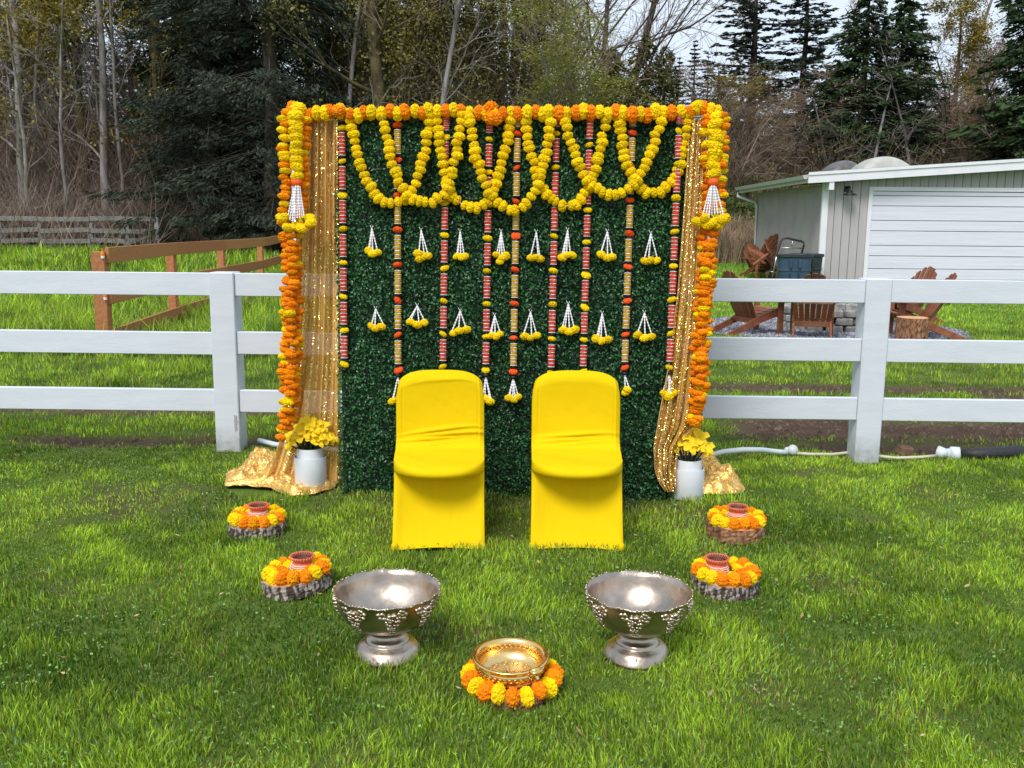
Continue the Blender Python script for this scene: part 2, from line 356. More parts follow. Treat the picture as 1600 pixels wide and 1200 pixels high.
# ------------------------------------------------------------------ grass (blades are real geometry)
NOGRASS = []            # (x, y, rx, ry) ellipses kept clear of blades
def blades(x, y, h, w, colr, two=True, bend=.5, seed=1, z=None, lean=None):
    g = np.random.default_rng(seed); n = len(x); a = g.uniform(0, 2 * math.pi, n)
    if z is None: z = gz(x, y)
    b = np.stack([x, y, z - .005], -1); d = np.stack([np.cos(a), np.sin(a), 0 * a], -1)
    ba = a + math.pi / 2 + g.normal(0, 1.2, n); bd = np.stack([np.cos(ba), np.sin(ba), 0 * a], -1)
    if lean is not None: bd = bd * .6 + lean[:, None] * np.array([1, .2, 0]) * .4
    be = (g.uniform(.15, 1, n) * bend * h)[:, None]; h = h[:, None]; w = w[:, None]; upv = np.array([0, 0, 1.])
    if two:
        m = b + upv * h * .55 + bd * be * .35; t = b + upv * h * g.uniform(.75, 1, n)[:, None] + bd * be
        V = np.stack([b - d * w * .5, b + d * w * .5, m - d * w * .42, m + d * w * .42, t], 1).reshape(-1, 3)
        i = np.arange(n)[:, None] * 5
        F = np.concatenate([i + [0, 1, 3], i + [0, 3, 2], i + [2, 3, 4]], 1).reshape(-1, 3); k = 5
    else:
        t = b + upv * h + bd * be
        V = np.stack([b - d * w * .5, b + d * w * .5, t], 1).reshape(-1, 3); F = (np.arange(n)[:, None] * 3 + [0, 1, 2]); k = 3
    return V, F, np.repeat(colr, k, 0)
def lawn(name, x0, x1, y0, y1, dens, hh, ww, seed, two=True, clip=None, tall=0., soilcut=1.):
    g = np.random.default_rng(seed); n = int((x1 - x0) * (y1 - y0) * dens)
    x = g.uniform(x0, x1, n); y = g.uniform(y0, y1, n)
    keep = np.abs(x) < (.58 * y + .35 + .015 * y)
    S = soil(x, y); keep &= g.random(n) > S * 1.05 * soilcut
    clump = sstep(.5 + 1.3 * (fbm(x, y, .22, 11) - .5)); big = fbm(x, y, 1.3, 12)
    keep &= g.random(n) < .62 + .6 * clump
    for ex, ey, rx, ry in NOGRASS: keep &= ((x - ex) / rx) ** 2 + ((y - ey) / ry) ** 2 > 1
    if clip is not None: keep &= clip(x, y)
    x, y, clump, big, S = x[keep], y[keep], clump[keep], big[keep], S[keep]; n = len(x)
    h = hh * (.5 + 1.05 * clump) * g.uniform(.55, 1.3, n) * (.7 + .6 * big) * (1 - .5 * S)
    w = ww * g.uniform(.6, 1.35, n)
    t = np.clip(.52 + 1.7 * (fbm(x, y, .8, 14) - .5) + 1.0 * (clump - .5) + g.normal(0, .22, n), 0, 1)[:, None]
    c = np.array([.075, .155, .010]) * (1 - t) + np.array([.42, .60, .045]) * t
    yl = (g.random(n) < .05 + .12 * sstep((fbm(x, y, .4, 71) - .58) / .12) + S * .5)[:, None]
    c = np.where(yl, np.array([.36, .31, .09]) * g.uniform(.5, 1.1, (n, 1)), c)
    bl = (g.random(n) < .06)[:, None]; c = np.where(bl, np.array([.22, .36, .14]), c)
    c = c * g.uniform(.5, 1.45, (n, 1))
    lean = (vnoise(x, y, .22, 91) - .5) * 2
    return blades(x, y, h, w, c, two, .9, seed + 1, None, lean * h * 0 + lean)
def grass_obj(name, chunks, label):
    V = np.vstack([c[0] for c in chunks]); n = 0; Fs = []
    for c in chunks: Fs.append(c[1] + n); n += len(c[0])
    o = link(name, npmesh(name, V, np.vstack(Fs), M['grass'], False, np.vstack([c[2] for c in chunks])))
    tag(o, label, 'grass', kind='stuff'); return o
# ------------------------------------------------------------------ trees
def polyline(p, d, L, n, g, wob=.12, grav=0.):
    P = [np.array(p, float)]; d = np.array(d, float); d /= np.linalg.norm(d)
    for i in range(n - 1):
        d = d + g.normal(0, wob, 3) + np.array([0, 0, grav]); d /= np.linalg.norm(d); P.append(P[-1] + d * L / (n - 1))
    return np.array(P)
def bare_tree(seed, H, r=.16, n1=18, n2=8, n3=5, n4=0, start=.15, ang=.9, l1=.34, lean=(0, 0), droop=.02, trunks=1, wob=.05, l2=.42):
    g = np.random.default_rng(seed); big = []; tw = []; ends = []
    for k in range(trunks):
        d = np.array([lean[0] + (g.normal(0, .12) if trunks > 1 else 0), lean[1] + (g.normal(0, .12) if trunks > 1 else 0), 1.])
        T = polyline((g.normal(0, .2) if trunks > 1 else 0, 0, -.3), d, H * (1 if k == 0 else g.uniform(.7, 1)), 12, g, wob); tt = np.linspace(0, 1, 12)
        big.append(tube_np(T, r * (1.05 - tt) ** .8 * (1 if k == 0 else .75), 7))
        for i in range(n1):
            t = start + (1 - start) * ((i + g.random()) / n1); f = t * 11; j = min(int(f), 10); p = T[j] + (T[j + 1] - T[j]) * (f - j)
            a = g.uniform(0, 2 * math.pi); up_ = g.uniform(.35, 1.2) / ang
            B = polyline(p, (math.cos(a), math.sin(a), up_), H * l1 * (1.1 - t) ** .7 * g.uniform(.5, 1.15) + .3, 6, g, .14, droop)
            rb = r * (1.08 - t) * .38; big.append(tube_np(B, np.linspace(rb, rb * .25, 6), 4)); LB = np.linalg.norm(B[-1] - B[0])
            for i2 in range(n2):
                t2 = .2 + .8 * (i2 + g.random()) / n2; f = min(t2 * 5, 4.99); j = int(f); p2 = B[j] + (B[j + 1] - B[j]) * (f - j)
                d2 = (B[j + 1] - B[j]); d2 = d2 / np.linalg.norm(d2) + g.normal(0, .55, 3)
                C = polyline(p2, d2, LB * l2 * (1.2 - t2) * g.uniform(.6, 1.2) + .15, 4, g, .16, droop * .5)
                tw.append(tube_np(C, np.linspace(max(rb * .3, .011), .006, 4), 3)); ends.append(C[-1])
                for i3 in range(n3):
                    q = C[g.integers(1, 4)]; d3 = C[-1] - C[0] + g.normal(0, .5, 3) * np.linalg.norm(C[-1] - C[0])
                    D = polyline(q, d3, np.linalg.norm(C[-1] - C[0]) * g.uniform(.35, .75) + .08, 3, g, .2)
                    tw.append(tube_np(D, [.009, .007, .003], 3)); ends.append(D[-1])
                    for i4 in range(n4):
                        E = polyline(D[1], D[2] - D[0] + g.normal(0, .4, 3) * .6, g.uniform(.15, .4), 2, g); tw.append(tube_np(E, [.006, .003], 3)); ends.append(E[-1])
    return cat(big), cat(tw), np.array(ends)
def leaf_quads(P, s, g, flat=0., stretch=1.6, dirs=None, droop=0.):
    n = len(P); A = g.normal(0, 1, (n, 3)); A[:, 2] *= (1 - flat)
    if dirs is not None: A = dirs + A * .35
    A[:, 2] -= droop; A /= np.linalg.norm(A, axis=1, keepdims=True) + 1e-9
    B = np.cross(A, g.normal(0, 1, (n, 3)) * [1 - flat, 1 - flat, 1] + [0, 0, flat]); B /= np.linalg.norm(B, axis=1, keepdims=True) + 1e-9
    s = (s * g.uniform(.6, 1.4, n))[:, None]
    V = np.stack([P - A * s * stretch * .5, P + B * s * .5 - A * s * .1, P + A * s * stretch * .5, P - B * s * .5 - A * s * .1], 1).reshape(-1, 3)
    return V, np.arange(n * 4).reshape(-1, 4)
def conifer(seed, H, W, kind='fir', base=.08, dens=1., tops=1, ls=.10, st=2.6):
    g = np.random.default_rng(seed); tk = []; lv = []; P_ = []; D_ = []; S_ = []
    for k in range(tops):
        ox = 0 if k == 0 else g.uniform(-.5, .5) * W; hh = H * (1 if k == 0 else g.uniform(.8, .97))
        T = np.array([[ox + g.normal(0, .04), g.normal(0, .04), z] for z in np.linspace(-.3, hh, 10)]); tk.append(tube_np(T, np.linspace(.016 * H, .01, 10), 6))
        z = hh * base
        while z < hh * .99:
            t = z / hh; prof = (1 - t) ** (.75 if kind == 'fir' else .6); prof *= (.8 + .2 * math.sin(z * 1.7 + seed)); prof *= min(1, .45 + 2.2 * (t - base + .02) / .3) if kind == 'cedar' else 1
            nb = int(6 if kind == 'fir' else 8)
            for b in range(nb):
                a = g.uniform(0, 2 * math.pi); Lb = W * prof * g.uniform(.45, 1.12) + .12
                if g.random() < .08: continue
                ns = max(3, int(Lb * (9 if kind == 'fir' else 11) * dens)); s = np.sqrt(g.random(ns)) if kind == 'cedar' else g.random(ns) ** .75
                dr = (-.10 if kind == 'fir' else -.45 * g.uniform(.5, 1.6)) * Lb; lift = (.12 if kind == 'fir' else .16) * Lb
                zz = z + dr * s ** 1.2 + lift * np.maximum(0, s - .55) * 2
                lat = g.normal(0, .13, ns) * Lb * (1.1 - s * .6)
                x = ox + np.cos(a) * Lb * s - np.sin(a) * lat; y = np.sin(a) * Lb * s + np.cos(a) * lat
                P_.append(np.stack([x, y, zz - np.abs(lat) * .25 - g.random(ns) * (.12 if kind == 'fir' else .35)], -1))
                D_.append(np.stack([np.cos(a) + g.normal(0, .5, ns), np.sin(a) + g.normal(0, .5, ns), (-.1 if kind == 'fir' else -.9) + 0 * s], -1))
                tk.append(tube_np(np.array([[ox, 0, z], [ox + math.cos(a) * Lb * .6, math.sin(a) * Lb * .6, z + dr * .5], [ox + math.cos(a) * Lb, math.sin(a) * Lb, z + dr + lift * .9]]), [.012 + .007 * Lb, .012, .004], 3))
            z += g.uniform(.28, .5) * (1 if kind == 'fir' else .85) * (H / 18) ** .3
    P = np.vstack(P_); D = np.vstack(D_)
    return cat(tk), leaf_quads(P, ls, g, dirs=D, stretch=st)
def make_tree(name, label, cat_, trunk, tm, crowns, group=None):
    """crowns: list of (name, (V,F), material)"""
    o = thing(name, label, cat_, group=group)
    link('trunk', npmesh('trunk', trunk[0], trunk[1], tm, True), o)
    for nme, vf, m in crowns: link(nme, npmesh(nme, vf[0], vf[1], m), o)['kind'] = 'stuff'
    return o
used = set()
def place(proto, px, d, label, group=None, rz=None, s=1., sz=None, ztop=None, H=None, name=None):
    o = proto if id(proto) not in used else copy_tree(proto)
    used.add(id(proto))
    if name: o.name = name
    X = at(px, 355, d)[0]
    o.location = (X, d, float(gz(X, d)) - .05); o.rotation_euler.z = rz if rz is not None else random.uniform(0, 6.28)
    if ztop is not None: sz = (at(px, ztop, d)[2] - float(gz(X, d))) / H
    o.scale = (s, s, sz if sz is not None else s)
    tag(o, label); 
    if group: o['group'] = group
    elif 'group' in o: del o['group']
    return o
FH = 20.
firs = []
for sd_, W in ((1, 5.4), (2, 4.6), (3, 2.8)):
    t, l = conifer(sd_, FH, W, 'fir', .12, 2.6, ls=.12)
    firs.append(make_tree('fir_tree', 'x', 'tree', t, M['trunk_dark'], [('crown', l, M['needles_blue'])]))
cedars = []
for sd_, W, tp in ((11, 4.2, 1), (12, 3.8, 2)):
    t, l = conifer(sd_, FH, W, 'cedar', .03, 2.8, tp, ls=.11)
    cedars.append(make_tree('cedar_tree', 'x', 'tree', t, M['trunk_dark'], [('crown', l, M['needles_green'])]))
t, l = conifer(21, FH, 3.8, 'cedar', .03, 5.2, 1, ls=.05, st=4.2)
cedar_blue = make_tree('hemlock_tree', 'x', 'tree', t, M['trunk_dark'], [('crown', l, M['needles_blue'])])
t, l = conifer(22, 12., 2.8, 'cedar', .03, 2.6, 1, ls=.075)
olive_con = make_tree('olive_conifer', 'x', 'tree', t, M['trunk_mossy'], [('crown', l, M['needles_olive'])])
# bare trees
BH = 14.
def bt(seed, name, tm, twm, leaf=None, nleaf=0, ls=.08, ivy=0, **k):
    big, tw, ends = bare_tree(seed, BH, **k); g = np.random.default_rng(seed + 50); cr = [('branches', tw, twm)]
    if leaf is not None:
        e = ends[g.integers(0, len(ends), nleaf)] + g.normal(0, .16, (nleaf, 3)); cr.append(('leaves', leaf_quads(e, ls, g, stretch=1.3), leaf))
    if ivy:
        z = g.uniform(0, BH * .8, ivy); a = g.uniform(0, 6.28, ivy); rr = np.abs(g.normal(0, .32, ivy)) + .12; rr *= .5 + vnoise(z, a, .9, seed) * 1.5
        cr.append(('ivy', leaf_quads(np.stack([rr * np.cos(a), rr * np.sin(a), z], -1), .07, g, stretch=1.2), M['leaf_ivy']))
    return make_tree(name, 'x', 'tree', big, tm, cr)
b_pale = bt(31, 'bare_tree', M['trunk_grey'], M['twig_grey'], r=.17, n1=20, n2=7, n3=4, start=.2, l1=.3, lean=(.06, 0))
b_spread = bt(32, 'bare_tree', M['trunk_dark'], M['twig'], r=.22, n1=22, n2=9, n3=5, n4=1, start=.15, l1=.5, lean=(.03, 0), trunks=2)
b_brown = bt(33, 'bare_tree', M['trunk_dark'], M['twig'], r=.13, n1=24, n2=8, n3=5, start=.08, l1=.26, trunks=2)
b_moss = bt(34, 'mossy_tree', M['trunk_mossy'], M['twig_olive'], M['leaf_olive'], 16000, .07, r=.2, n1=24, n2=8, n3=4, start=.25, l1=.3)
b_ivy = bt(35, 'ivy_clad_tree', M['trunk_mossy'], M['twig'], M['leaf_ivy'], 16000, .055, ivy=15000, r=.22, n1=22, n2=7, n3=4, start=.1, l1=.3)
b_lime = bt(36, 'willow_tree', M['trunk_grey'], M['twig_olive'], M['leaf_lime'], 20000, .06, r=.12, n1=34, n2=8, n3=4, start=.05, l1=.36, ang=.5, trunks=3)
b_white = bt(37, 'bare_tree', M['trunk_grey'], M['twig_grey'], r=.09, n1=16, n2=6, n3=3, start=.25, l1=.22, trunks=1)
b_thick = bt(38, 'shrubby_tree', M['trunk_dark'], M['twig'], M['leaf_olive'], 4000, .06, r=.07, n1=30, n2=8, n3=5, start=.03, l1=.36, trunks=4, ang=.7)
# --- left wood
place(b_pale, 38, 36, 'tall pale grey double trunk leaning right at the far left of the wood', rz=.1, s=1.2, sz=1.3, name='bare_tree')
place(b_white, 62, 36.5, 'slim grey stem close beside the pale leaning trunk at far left', rz=2, sz=1.25)
place(b_moss, 112, 38, 'tall dark mossy trunk left of the brown mossy one behind the grey fence', rz=1, sz=1.2, s=1.1)
place(b_moss, 134, 37, 'thick brown mossy trunk between the dark trunk and the pale birch-like one', rz=2.6, sz=1.2, s=1.25)
place(b_pale, 165, 35.5, 'pale grey trunk leaning right behind the corner of the grey rail fence', rz=-.1, s=1.05, sz=1.2)
place(b_white, 100, 35.3, 'thin bare stem slanting in front of the brown mossy trunk', rz=.4, sz=.9)
place(b_white, 52, 34.9, 'thin bare stem standing in front of the pale double trunk', rz=3.4, sz=.8)
place(b_white, 190, 36, 'thin grey stem right of the pale leaning trunk', rz=0, sz=1.1)
place(b_moss, 262, 37, 'mossy trunk at the left edge of the big dark evergreens', rz=4, sz=1.25, s=1.2)
place(b_moss, 5, 40, 'olive leafed tree cut by the left edge of the picture', rz=5, sz=1.15, s=1.2)
NTH = ['leftmost', 'second from the left', 'third from the left', 'fourth from the left', 'fifth from the left', 'sixth from the left', 'seventh from the left']
for i, (px, d, s) in enumerate(((-30, 38, 1.1), (20, 42, 1.), (90, 43, .95), (160, 42, 1.), (225, 41, 1.05))):
    place(b_thick if i % 2 else b_brown, px, d, f'brown leafless tree in the thicket behind the grey rail fence, {NTH[i]}', 'leafless trees in the left thicket', s=1.15, sz=s * .9)
for i, (px, d, zt) in enumerate(((20, 64, 60), (75, 60, 70), (110, 62, 45), (165, 58, 45), (215, 60, 40), (250, 66, 20))):
    place(firs[i % 3], px, d, f'distant evergreen tip between the bare trunks at left, {NTH[i]}', 'distant evergreens on the left', ztop=zt, H=FH, s=.95)
place(cedar_blue, 335, 35, 'huge dark drooping evergreen left of the backdrop, left one of the pair', s=1.25, sz=.82, rz=.5)
place(cedar_blue, 430, 33, 'huge dark drooping evergreen right behind the left corner of the backdrop', s=1.3, sz=.85, rz=2.5)
place(cedar_blue, 392, 38, 'dark evergreen filling the gap between the two huge drooping ones', s=1.2, sz=.9, rz=4.1)
place(cedars[0], 300, 40, 'dark green evergreen left behind the huge drooping pair', s=1.05, sz=.85)
place(cedar_blue, 490, 39, 'dark evergreen behind the top left corner of the backdrop', s=1.05, sz=.8, rz=1.2)
# --- middle wood
place(b_ivy, 545, 36, 'ivy clad tree with pale stem just right of the dark evergreens', s=1.2, sz=1.2, rz=1)
place(b_ivy, 612, 34, 'thick dark trunk wrapped in ivy above the left part of the backdrop', s=1.35, sz=1.25, rz=2)
place(b_white, 680, 32, 'thin pale stem rising above the third garland loop', sz=1.15, s=1.3, rz=1)
place(b_white, 540, 33, 'thin pale forked stem beside the dark evergreen edge', sz=1.1, s=1.2, rz=2)
place(b_ivy, 700, 38, 'broad ivy clad tree with olive leaves right of the thin pale stem', s=1.5, sz=1.15, rz=4)
place(b_ivy, 760, 36, 'ivy clad tree with yellowish leaves left of the sky gap', s=1.25, sz=.98, rz=5)
place(b_lime, 545, 42, 'lime yellow leafing tree high beside the huge dark evergreens', s=1.0, sz=1.0, rz=3)
place(b_moss, 655, 40, 'olive leafed tree standing behind the thin pale stem', s=1.3, sz=1.1)
place(b_ivy, 825, 39, 'dark leafy tree above the middle of the backdrop', s=1.2, sz=.95, rz=.7)
place(b_brown, 860, 36, 'brown leafless tree left of the yellow green willow', s=1.3, sz=1.1)
place(b_lime, 925, 34, 'yellow green leafing willow above the right half of the backdrop', s=1.0, sz=.62, rz=1)
place(b_spread, 925, 38, 'big bare tree whose twigs spread right against the sky', s=1.0, sz=1.2, rz=0)
place(b_spread, 900, 41, 'bare tree with crossing branches behind the yellow green willow', s=1.1, sz=1.15, rz=2)
place(olive_con, 1000, 36, 'olive brown conifer with rounded top beside the bare spreading tree', ztop=42, H=12., s=1.1)
place(olive_con, 1030, 37, 'olive brown conifer with pointed top, right one of two', ztop=62, H=12., s=.9)
place(olive_con, 960, 35, 'olive conifer low behind the willow', ztop=85, H=12., s=.9)
for px, d, zt, s, n in ((1052, 52, 80, .6, 'leftmost'), (1075, 54, 52, .62, 'middle and tallest'), (1096, 53, 78, .55, 'rightmost')):
    place(firs[2], px, d, f'small pointed blue green fir, {n} of three left of the tall firs', ztop=zt, H=FH, s=s, group='small firs in a row against the sky')
for i, (px, zt, s) in enumerate(((560, 0, 1.), (600, -20, 1.1), (680, 20, 1.), (740, 35, 1), (820, 40, 1.), (950, 70, .8))):
    place([cedars[0], firs[0], cedars[1]][i % 3], px, 50 + (i * 3) % 7, f'dark evergreen deep behind the leafy middle trees, {NTH[i]}', 'dark evergreens deep in the middle wood', ztop=zt, H=FH, s=s)
# --- right wood
place(firs[0], 1165, 50, 'tall dark blue fir with open tiers of branches, left of a pair', ztop=-110, H=FH, s=1.25, rz=1)
place(firs[1], 1242, 51, 'tall dark fir with ragged narrow crown, right of a pair', ztop=-100, H=FH, s=1.1, rz=3)
place(cedars[0], 1335, 40.5, 'dense green conifer with narrow spire, left of two joined crowns', ztop=-35, H=FH, s=1.05, rz=2)
place(cedars[0], 1388, 41, 'dense green conifer with narrow spire, right of two joined crowns', ztop=-22, H=FH, s=1.0, rz=4)
place(firs[2], 1418, 55, 'thin sparse fir right against the dense double conifer', ztop=-8, H=FH, s=.6, rz=4)
place(cedars[1], 1295, 41.5, 'low green conifer at the left foot of the dense double conifer', ztop=95, H=FH, s=.8, rz=1)
place(b_white, 1472, 50, 'tall grey leafless tree with upright twigs against the sky', s=1.6, sz=1.35, rz=1)
place(firs[2], 1496, 58, 'distant fir tip beside the grey leafless tree', ztop=18, H=FH, s=.8, rz=2)
place(b_moss, 1475, 44, 'olive and rust tinted tree below the grey leafless one', s=1.0, sz=.78, rz=3)
place(b_brown, 1445, 42, 'reddish brown leafless tree above the right part of the garage roof', s=1.3, sz=.85, rz=3)
place(b_moss, 1520, 45, 'yellowish tree left of the dark conifer at the right edge', s=.8, sz=.62, rz=.3)
place(b_brown, 1510, 41, 'brown leafless tree left beside the dark conifer at the right edge', s=1.2, sz=.78, rz=1)
place(cedars[1], 1592, 37.5, 'massive dark green conifer cut by the right edge of the picture', ztop=-110, H=FH, s=1.2, rz=2)
place(cedars[0], 1650, 40, 'dark conifer standing just outside behind the massive one', ztop=-60, H=FH, s=1.0, rz=2)
place(b_white, 1562, 38, 'thin pale straight stem in front of the dark conifer at right', s=.8, sz=.8, rz=2)
place(b_white, 1355, 38, 'pale grey forked tree behind the skylights', s=1.1, sz=.58, rz=2)
place(b_white, 1292, 40, 'thin pale stem left of the forked tree behind the roof', s=1.0, sz=.48, rz=5)
place(b_white, 1425, 39, 'thin pale birch-like stem right of the forked tree behind the roof', s=.9, sz=.62, rz=4)
for i, (px, d, s, sz, pr) in enumerate(((1130, 42, 1.2, .54, b_thick), (1180, 40, 1.2, .46, b_thick), (1225, 42, 1.2, .5, b_brown), (1270, 44, 1.2, .5, b_thick), (1550, 40, 1.1, .5, b_thick))):
    place(pr, px, d, f'small purplish brown leafless tree in the row behind the garage, {NTH[i]}', 'leafless small trees behind the garage', s=s, sz=sz)
place(b_moss, 1140, 44, 'olive green leafy tree right of the backdrop corner', s=.9, sz=.50, rz=1)
place(olive_con, 1115, 46, 'dark olive conifer beside the right corner of the backdrop', ztop=130, H=12., s=1.0)
for i, (px, zt) in enumerate(((1090, 190), (1150, 205), (1210, 180), (1260, 190), (1440, 170), (1490, 170), (1535, 160))):
    place(cedars[i % 2], px, 62 + i % 3, f'distant dark evergreen low between the trunks at right, {NTH[i]}', 'distant evergreens on the right', ztop=zt, H=FH, s=.9)

# --- undergrowth: twig thicket, leafy bushes, dry reeds (uncountable)
def thicket(name, n, pxs, d0, d1, h0, h1, m, label, seed, w=.012, z0=0.):
    g = np.random.default_rng(seed); px = g.uniform(pxs[0], pxs[1], n); d = g.uniform(d0, d1, n); X = (px - 800) / FPX * d * .99
    cl = vnoise(X, d, 1.1, seed); h = g.uniform(h0, h1, n) * (.5 + cl); a = g.uniform(0, 6.28, n); b = np.stack([X, d, gz(X, d) + z0 * g.random(n) * h], -1)
    dr = np.stack([np.cos(a), np.sin(a), g.uniform(.45, 2.8, n)], -1); dr /= np.linalg.norm(dr, axis=1, keepdims=True)
    side = np.cross(dr, g.normal(0, 1, (n, 3))); side /= np.linalg.norm(side, axis=1, keepdims=True)
    mid = b + dr * h[:, None] * .55; tip = mid + (dr + g.normal(0, .3, (n, 3)) - [0, 0, .15]) * h[:, None] * .5
    ww = w * g.uniform(.6, 1.5, n)[:, None]
    V = np.stack([b - side * ww, b + side * ww, mid + side * ww * .7, mid - side * ww * .7, tip], 1).reshape(-1, 3); i = np.arange(n)[:, None] * 5
    F = np.concatenate([i + [0, 1, 2], i + [0, 2, 3], i + [3, 2, 4]], 1).reshape(-1, 3)
    o = link(name, npmesh(name, V, F, m)); tag(o, label, 'undergrowth', kind='stuff'); return o
def bushes(name, n, spots, m, label, size=.1, seed=1):
    g = np.random.default_rng(seed); P = []
    for px, d, rx, rz_ in spots:
        X = (px - 800) / FPX * d * .99; k = n // len(spots); v = g.normal(0, 1, (k, 3)); v /= np.linalg.norm(v, axis=1, keepdims=True); v *= (g.random(k) ** .4)[:, None]
        v *= (.7 + .6 * vnoise(v[:, 0] * 3 + px, v[:, 2] * 3, .6, seed))[:, None]
        P.append(np.stack([X + v[:, 0] * rx, d + v[:, 1] * rx * .7, gz(X, d) + rz_ * (.45 + v[:, 2] * .55)], -1))
    P = np.vstack(P); V, F = leaf_quads(P, size, g, stretch=1.4); o = link(name, npmesh(name, V, F, m)); tag(o, label, 'undergrowth', kind='stuff'); return o
thicket('brush', 24000, (-80, 480), 36, 44, 1.0, 3.4, M['twig'], 'tangle of brown twigs under the trees on the left', 101, .011, 1.2)
thicket('brush', 16000, (-80, 330), 34.2, 36.5, .4, 1.6, M['twig'], 'grey brambles round the old rail fence', 102, .010, .5)
thicket('brush', 22000, (480, 1160), 38, 46, 1.5, 4.2, M['twig'], 'brown twig thicket rising behind the backdrop', 103, .013, .6)
thicket('brush', 11000, (1080, 1660), 38, 46, 1., 3.2, M['twig'], 'purplish brown twig thicket behind the garage', 104, .013, .6)
thicket('brush', 9000, (1080, 1660), 37, 42, .8, 2.6, M['twig_olive'], 'olive twigs among the thicket behind the garage', 105, .012, .5)
bushes('bushes', 32000, [(px, 40 + (px % 5), 3.4, 3.0 + (px * 7 % 3)) for px in range(260, 560, 45)], M['leaf_ivy'], 'dark leafy bushes at the foot of the evergreens', .09, 5)
bushes('bushes', 44000, [(px, 44 + (px % 4), 3.6, 5.0 + (px * 7 % 4)) for px in range(540, 1160, 60)], M['leaf_ivy'], 'dark olive bushes filling the middle of the wood', .09, 6)
bushes('bushes', 9000, [(1150, 36, 3.2, 2.1), (1110, 38, 3, 2.6), (1195, 39, 3, 2.3)], M['leaf_fresh'], 'fresh green bushes behind the dry reeds left of the garage', .10, 8)
bushes('bushes', 16000, [(px, 47, 4.5, 4.5) for px in range(-60, 260, 60)], M['needles_green'], 'dark bushes deep behind the left trunks', .12, 9)
bushes('bushes', 24000, [(px, 49, 4.5, 6) for px in range(1150, 1660, 70)], M['needles_green'], 'dark bushes deep behind the garage', .12, 10)
bushes('bushes', 2500, [(262, 37, 1.0, 1.4), (215, 36, .8, .9)], M['leaf_fresh'], 'small fresh green shrub right of the grey rail fence', .09, 12)
g_ = np.random.default_rng(5); n_ = 10000; px_ = g_.uniform(1060, 1215, n_); d_ = g_.uniform(30, 35, n_); X_ = (px_ - 800) / FPX * d_ * .99
V_, F_, C_ = blades(X_, d_, g_.uniform(.6, 1.5, n_) * (.6 + .7 * vnoise(X_, d_, 1.3, 4)), g_.uniform(.012, .03, n_), np.ones((n_, 3)), True, .5, 6)
o = link('dry_reeds', npmesh('dry_reeds', V_, F_, M['dry_reed'])); tag(o, 'tall pale dry reeds left of the garage', 'reeds', kind='stuff')
thicket('brush', 260, (-60, 250), 32.4, 33.2, 1.0, 3.6, M['twig'], 'thin bare stems growing up in front of the old grey fence', 110, .008, .1)
thicket('brush', 9000, (470, 985), 33, 36, 1.5, 4.2, M['twig'], 'haze of bare brown twigs in front of the leafy middle trees', 111, .008, .5)
# ------------------------------------------------------------------ white rail fence
def zg(x, y): return float(gz(x, y))
PL, PR = G(363, 703), G(1347.5, 717)
fd = (PR - PL) / np.linalg.norm(PR - PL); SP = np.linalg.norm(PR - PL) / 2; fang = math.atan2(fd[1], fd[0])
fence = thing('rail_fence', 'white painted three rail fence running behind the flower backdrop', 'fence', (PL[0], PL[1], 0), fang)
PW = .172
def chipped_post():
    b = MB(); b.box((0, 0, .585), (PW, PW, 1.38), bev=.006); return b
pm = chipped_post().mesh('post', M['post_paint'])
for k in (-1, 0, 1, 2, 3): link('post', pm, fence, (k * SP, 0, 0))
rz_ = ((1.270, .158), (.860, .158), (.450, .158))
rm = {}
for k in (-1, 0, 1, 2):
    for zt, hh in rz_:
        b = MB(); L_ = SP - PW - .002; b.box((0, 0, 0), (L_, .045, hh), bev=.004)
        if 'r' not in rm: rm['r'] = b.mesh('rail', M['white_paint'])
        link('rail', rm['r'], fence, ((k + .5) * SP, -.045, zt - hh / 2 + random.uniform(-.004, .004)), (0, random.uniform(-.002, .002), 0))
g = np.random.default_rng(3)     # gnawed chips low on the left post, a screw head or two
b = MB()
for i in range(9):
    b.tube([(PW / 2 - .012 + g.uniform(-.02, .004), -PW / 2 - .002, .16 + g.uniform(0, .12)), (PW / 2 - .02 + g.uniform(-.02, .01), -PW / 2 - .003, .15 + g.uniform(0, .12))], .004, 5)
b.build('chipped_edge', pbr('chip', (.42, .43, .46), .9), fence)

# ------------------------------------------------------------------ red cedar fence on the left
bf = thing('wooden_fence', 'reddish brown three rail timber fence receding into the left field', 'fence', (0, 0, 0))
P0 = at(158, 520, 11.4); fpos = []
for px, d in ((159, 11.4), (270, 14.7), (348, 18.0), (409, 21.6), (452, 25.4), (487, 29.5)):
    p = at(px, 450, d); fpos.append(np.array([p[0], d, zg(p[0], d)]))
for i, p in enumerate(fpos):
    MB().box((0, 0, .6), (.16 if i == 0 else .12, .14, 1.4 if i == 0 else 1.2), bev=.006).build('post', M['red_cedar'], bf, loc=p + [0, 0, -.03 if i == 0 else -.04])
for i in range(5):
    a, c = fpos[i], fpos[i + 1]; v = c - a; L_ = np.linalg.norm(v); rz = math.atan2(v[1], v[0])
    for zt in (1.32, .82, .32):
        MB().box((0, 0, 0), (L_ - .01, .04, .19), bev=.004).build('rail', M['red_cedar'], bf, loc=(a + c) / 2 + [.10, -.02, zt - .095], rot=(0, -math.asin(v[2] / L_), rz))
for zt in (1.22, .72):
    MB().lathe([(.0, 0), (.02, 0), (.024, .03), (.012, .04), (.012, .07), (.022, .08), (.0, .085)], 10).build('insulator', M['insulator'], bf, loc=fpos[0] + [.075, -.09, zt])
    MB().lathe([(.0, -.03), (.02, -.03), (.022, 0), (.0, .001)], 10).build('insulator_cap', M['bead_white'], bf, loc=fpos[0] + [.075, -.09, zt])

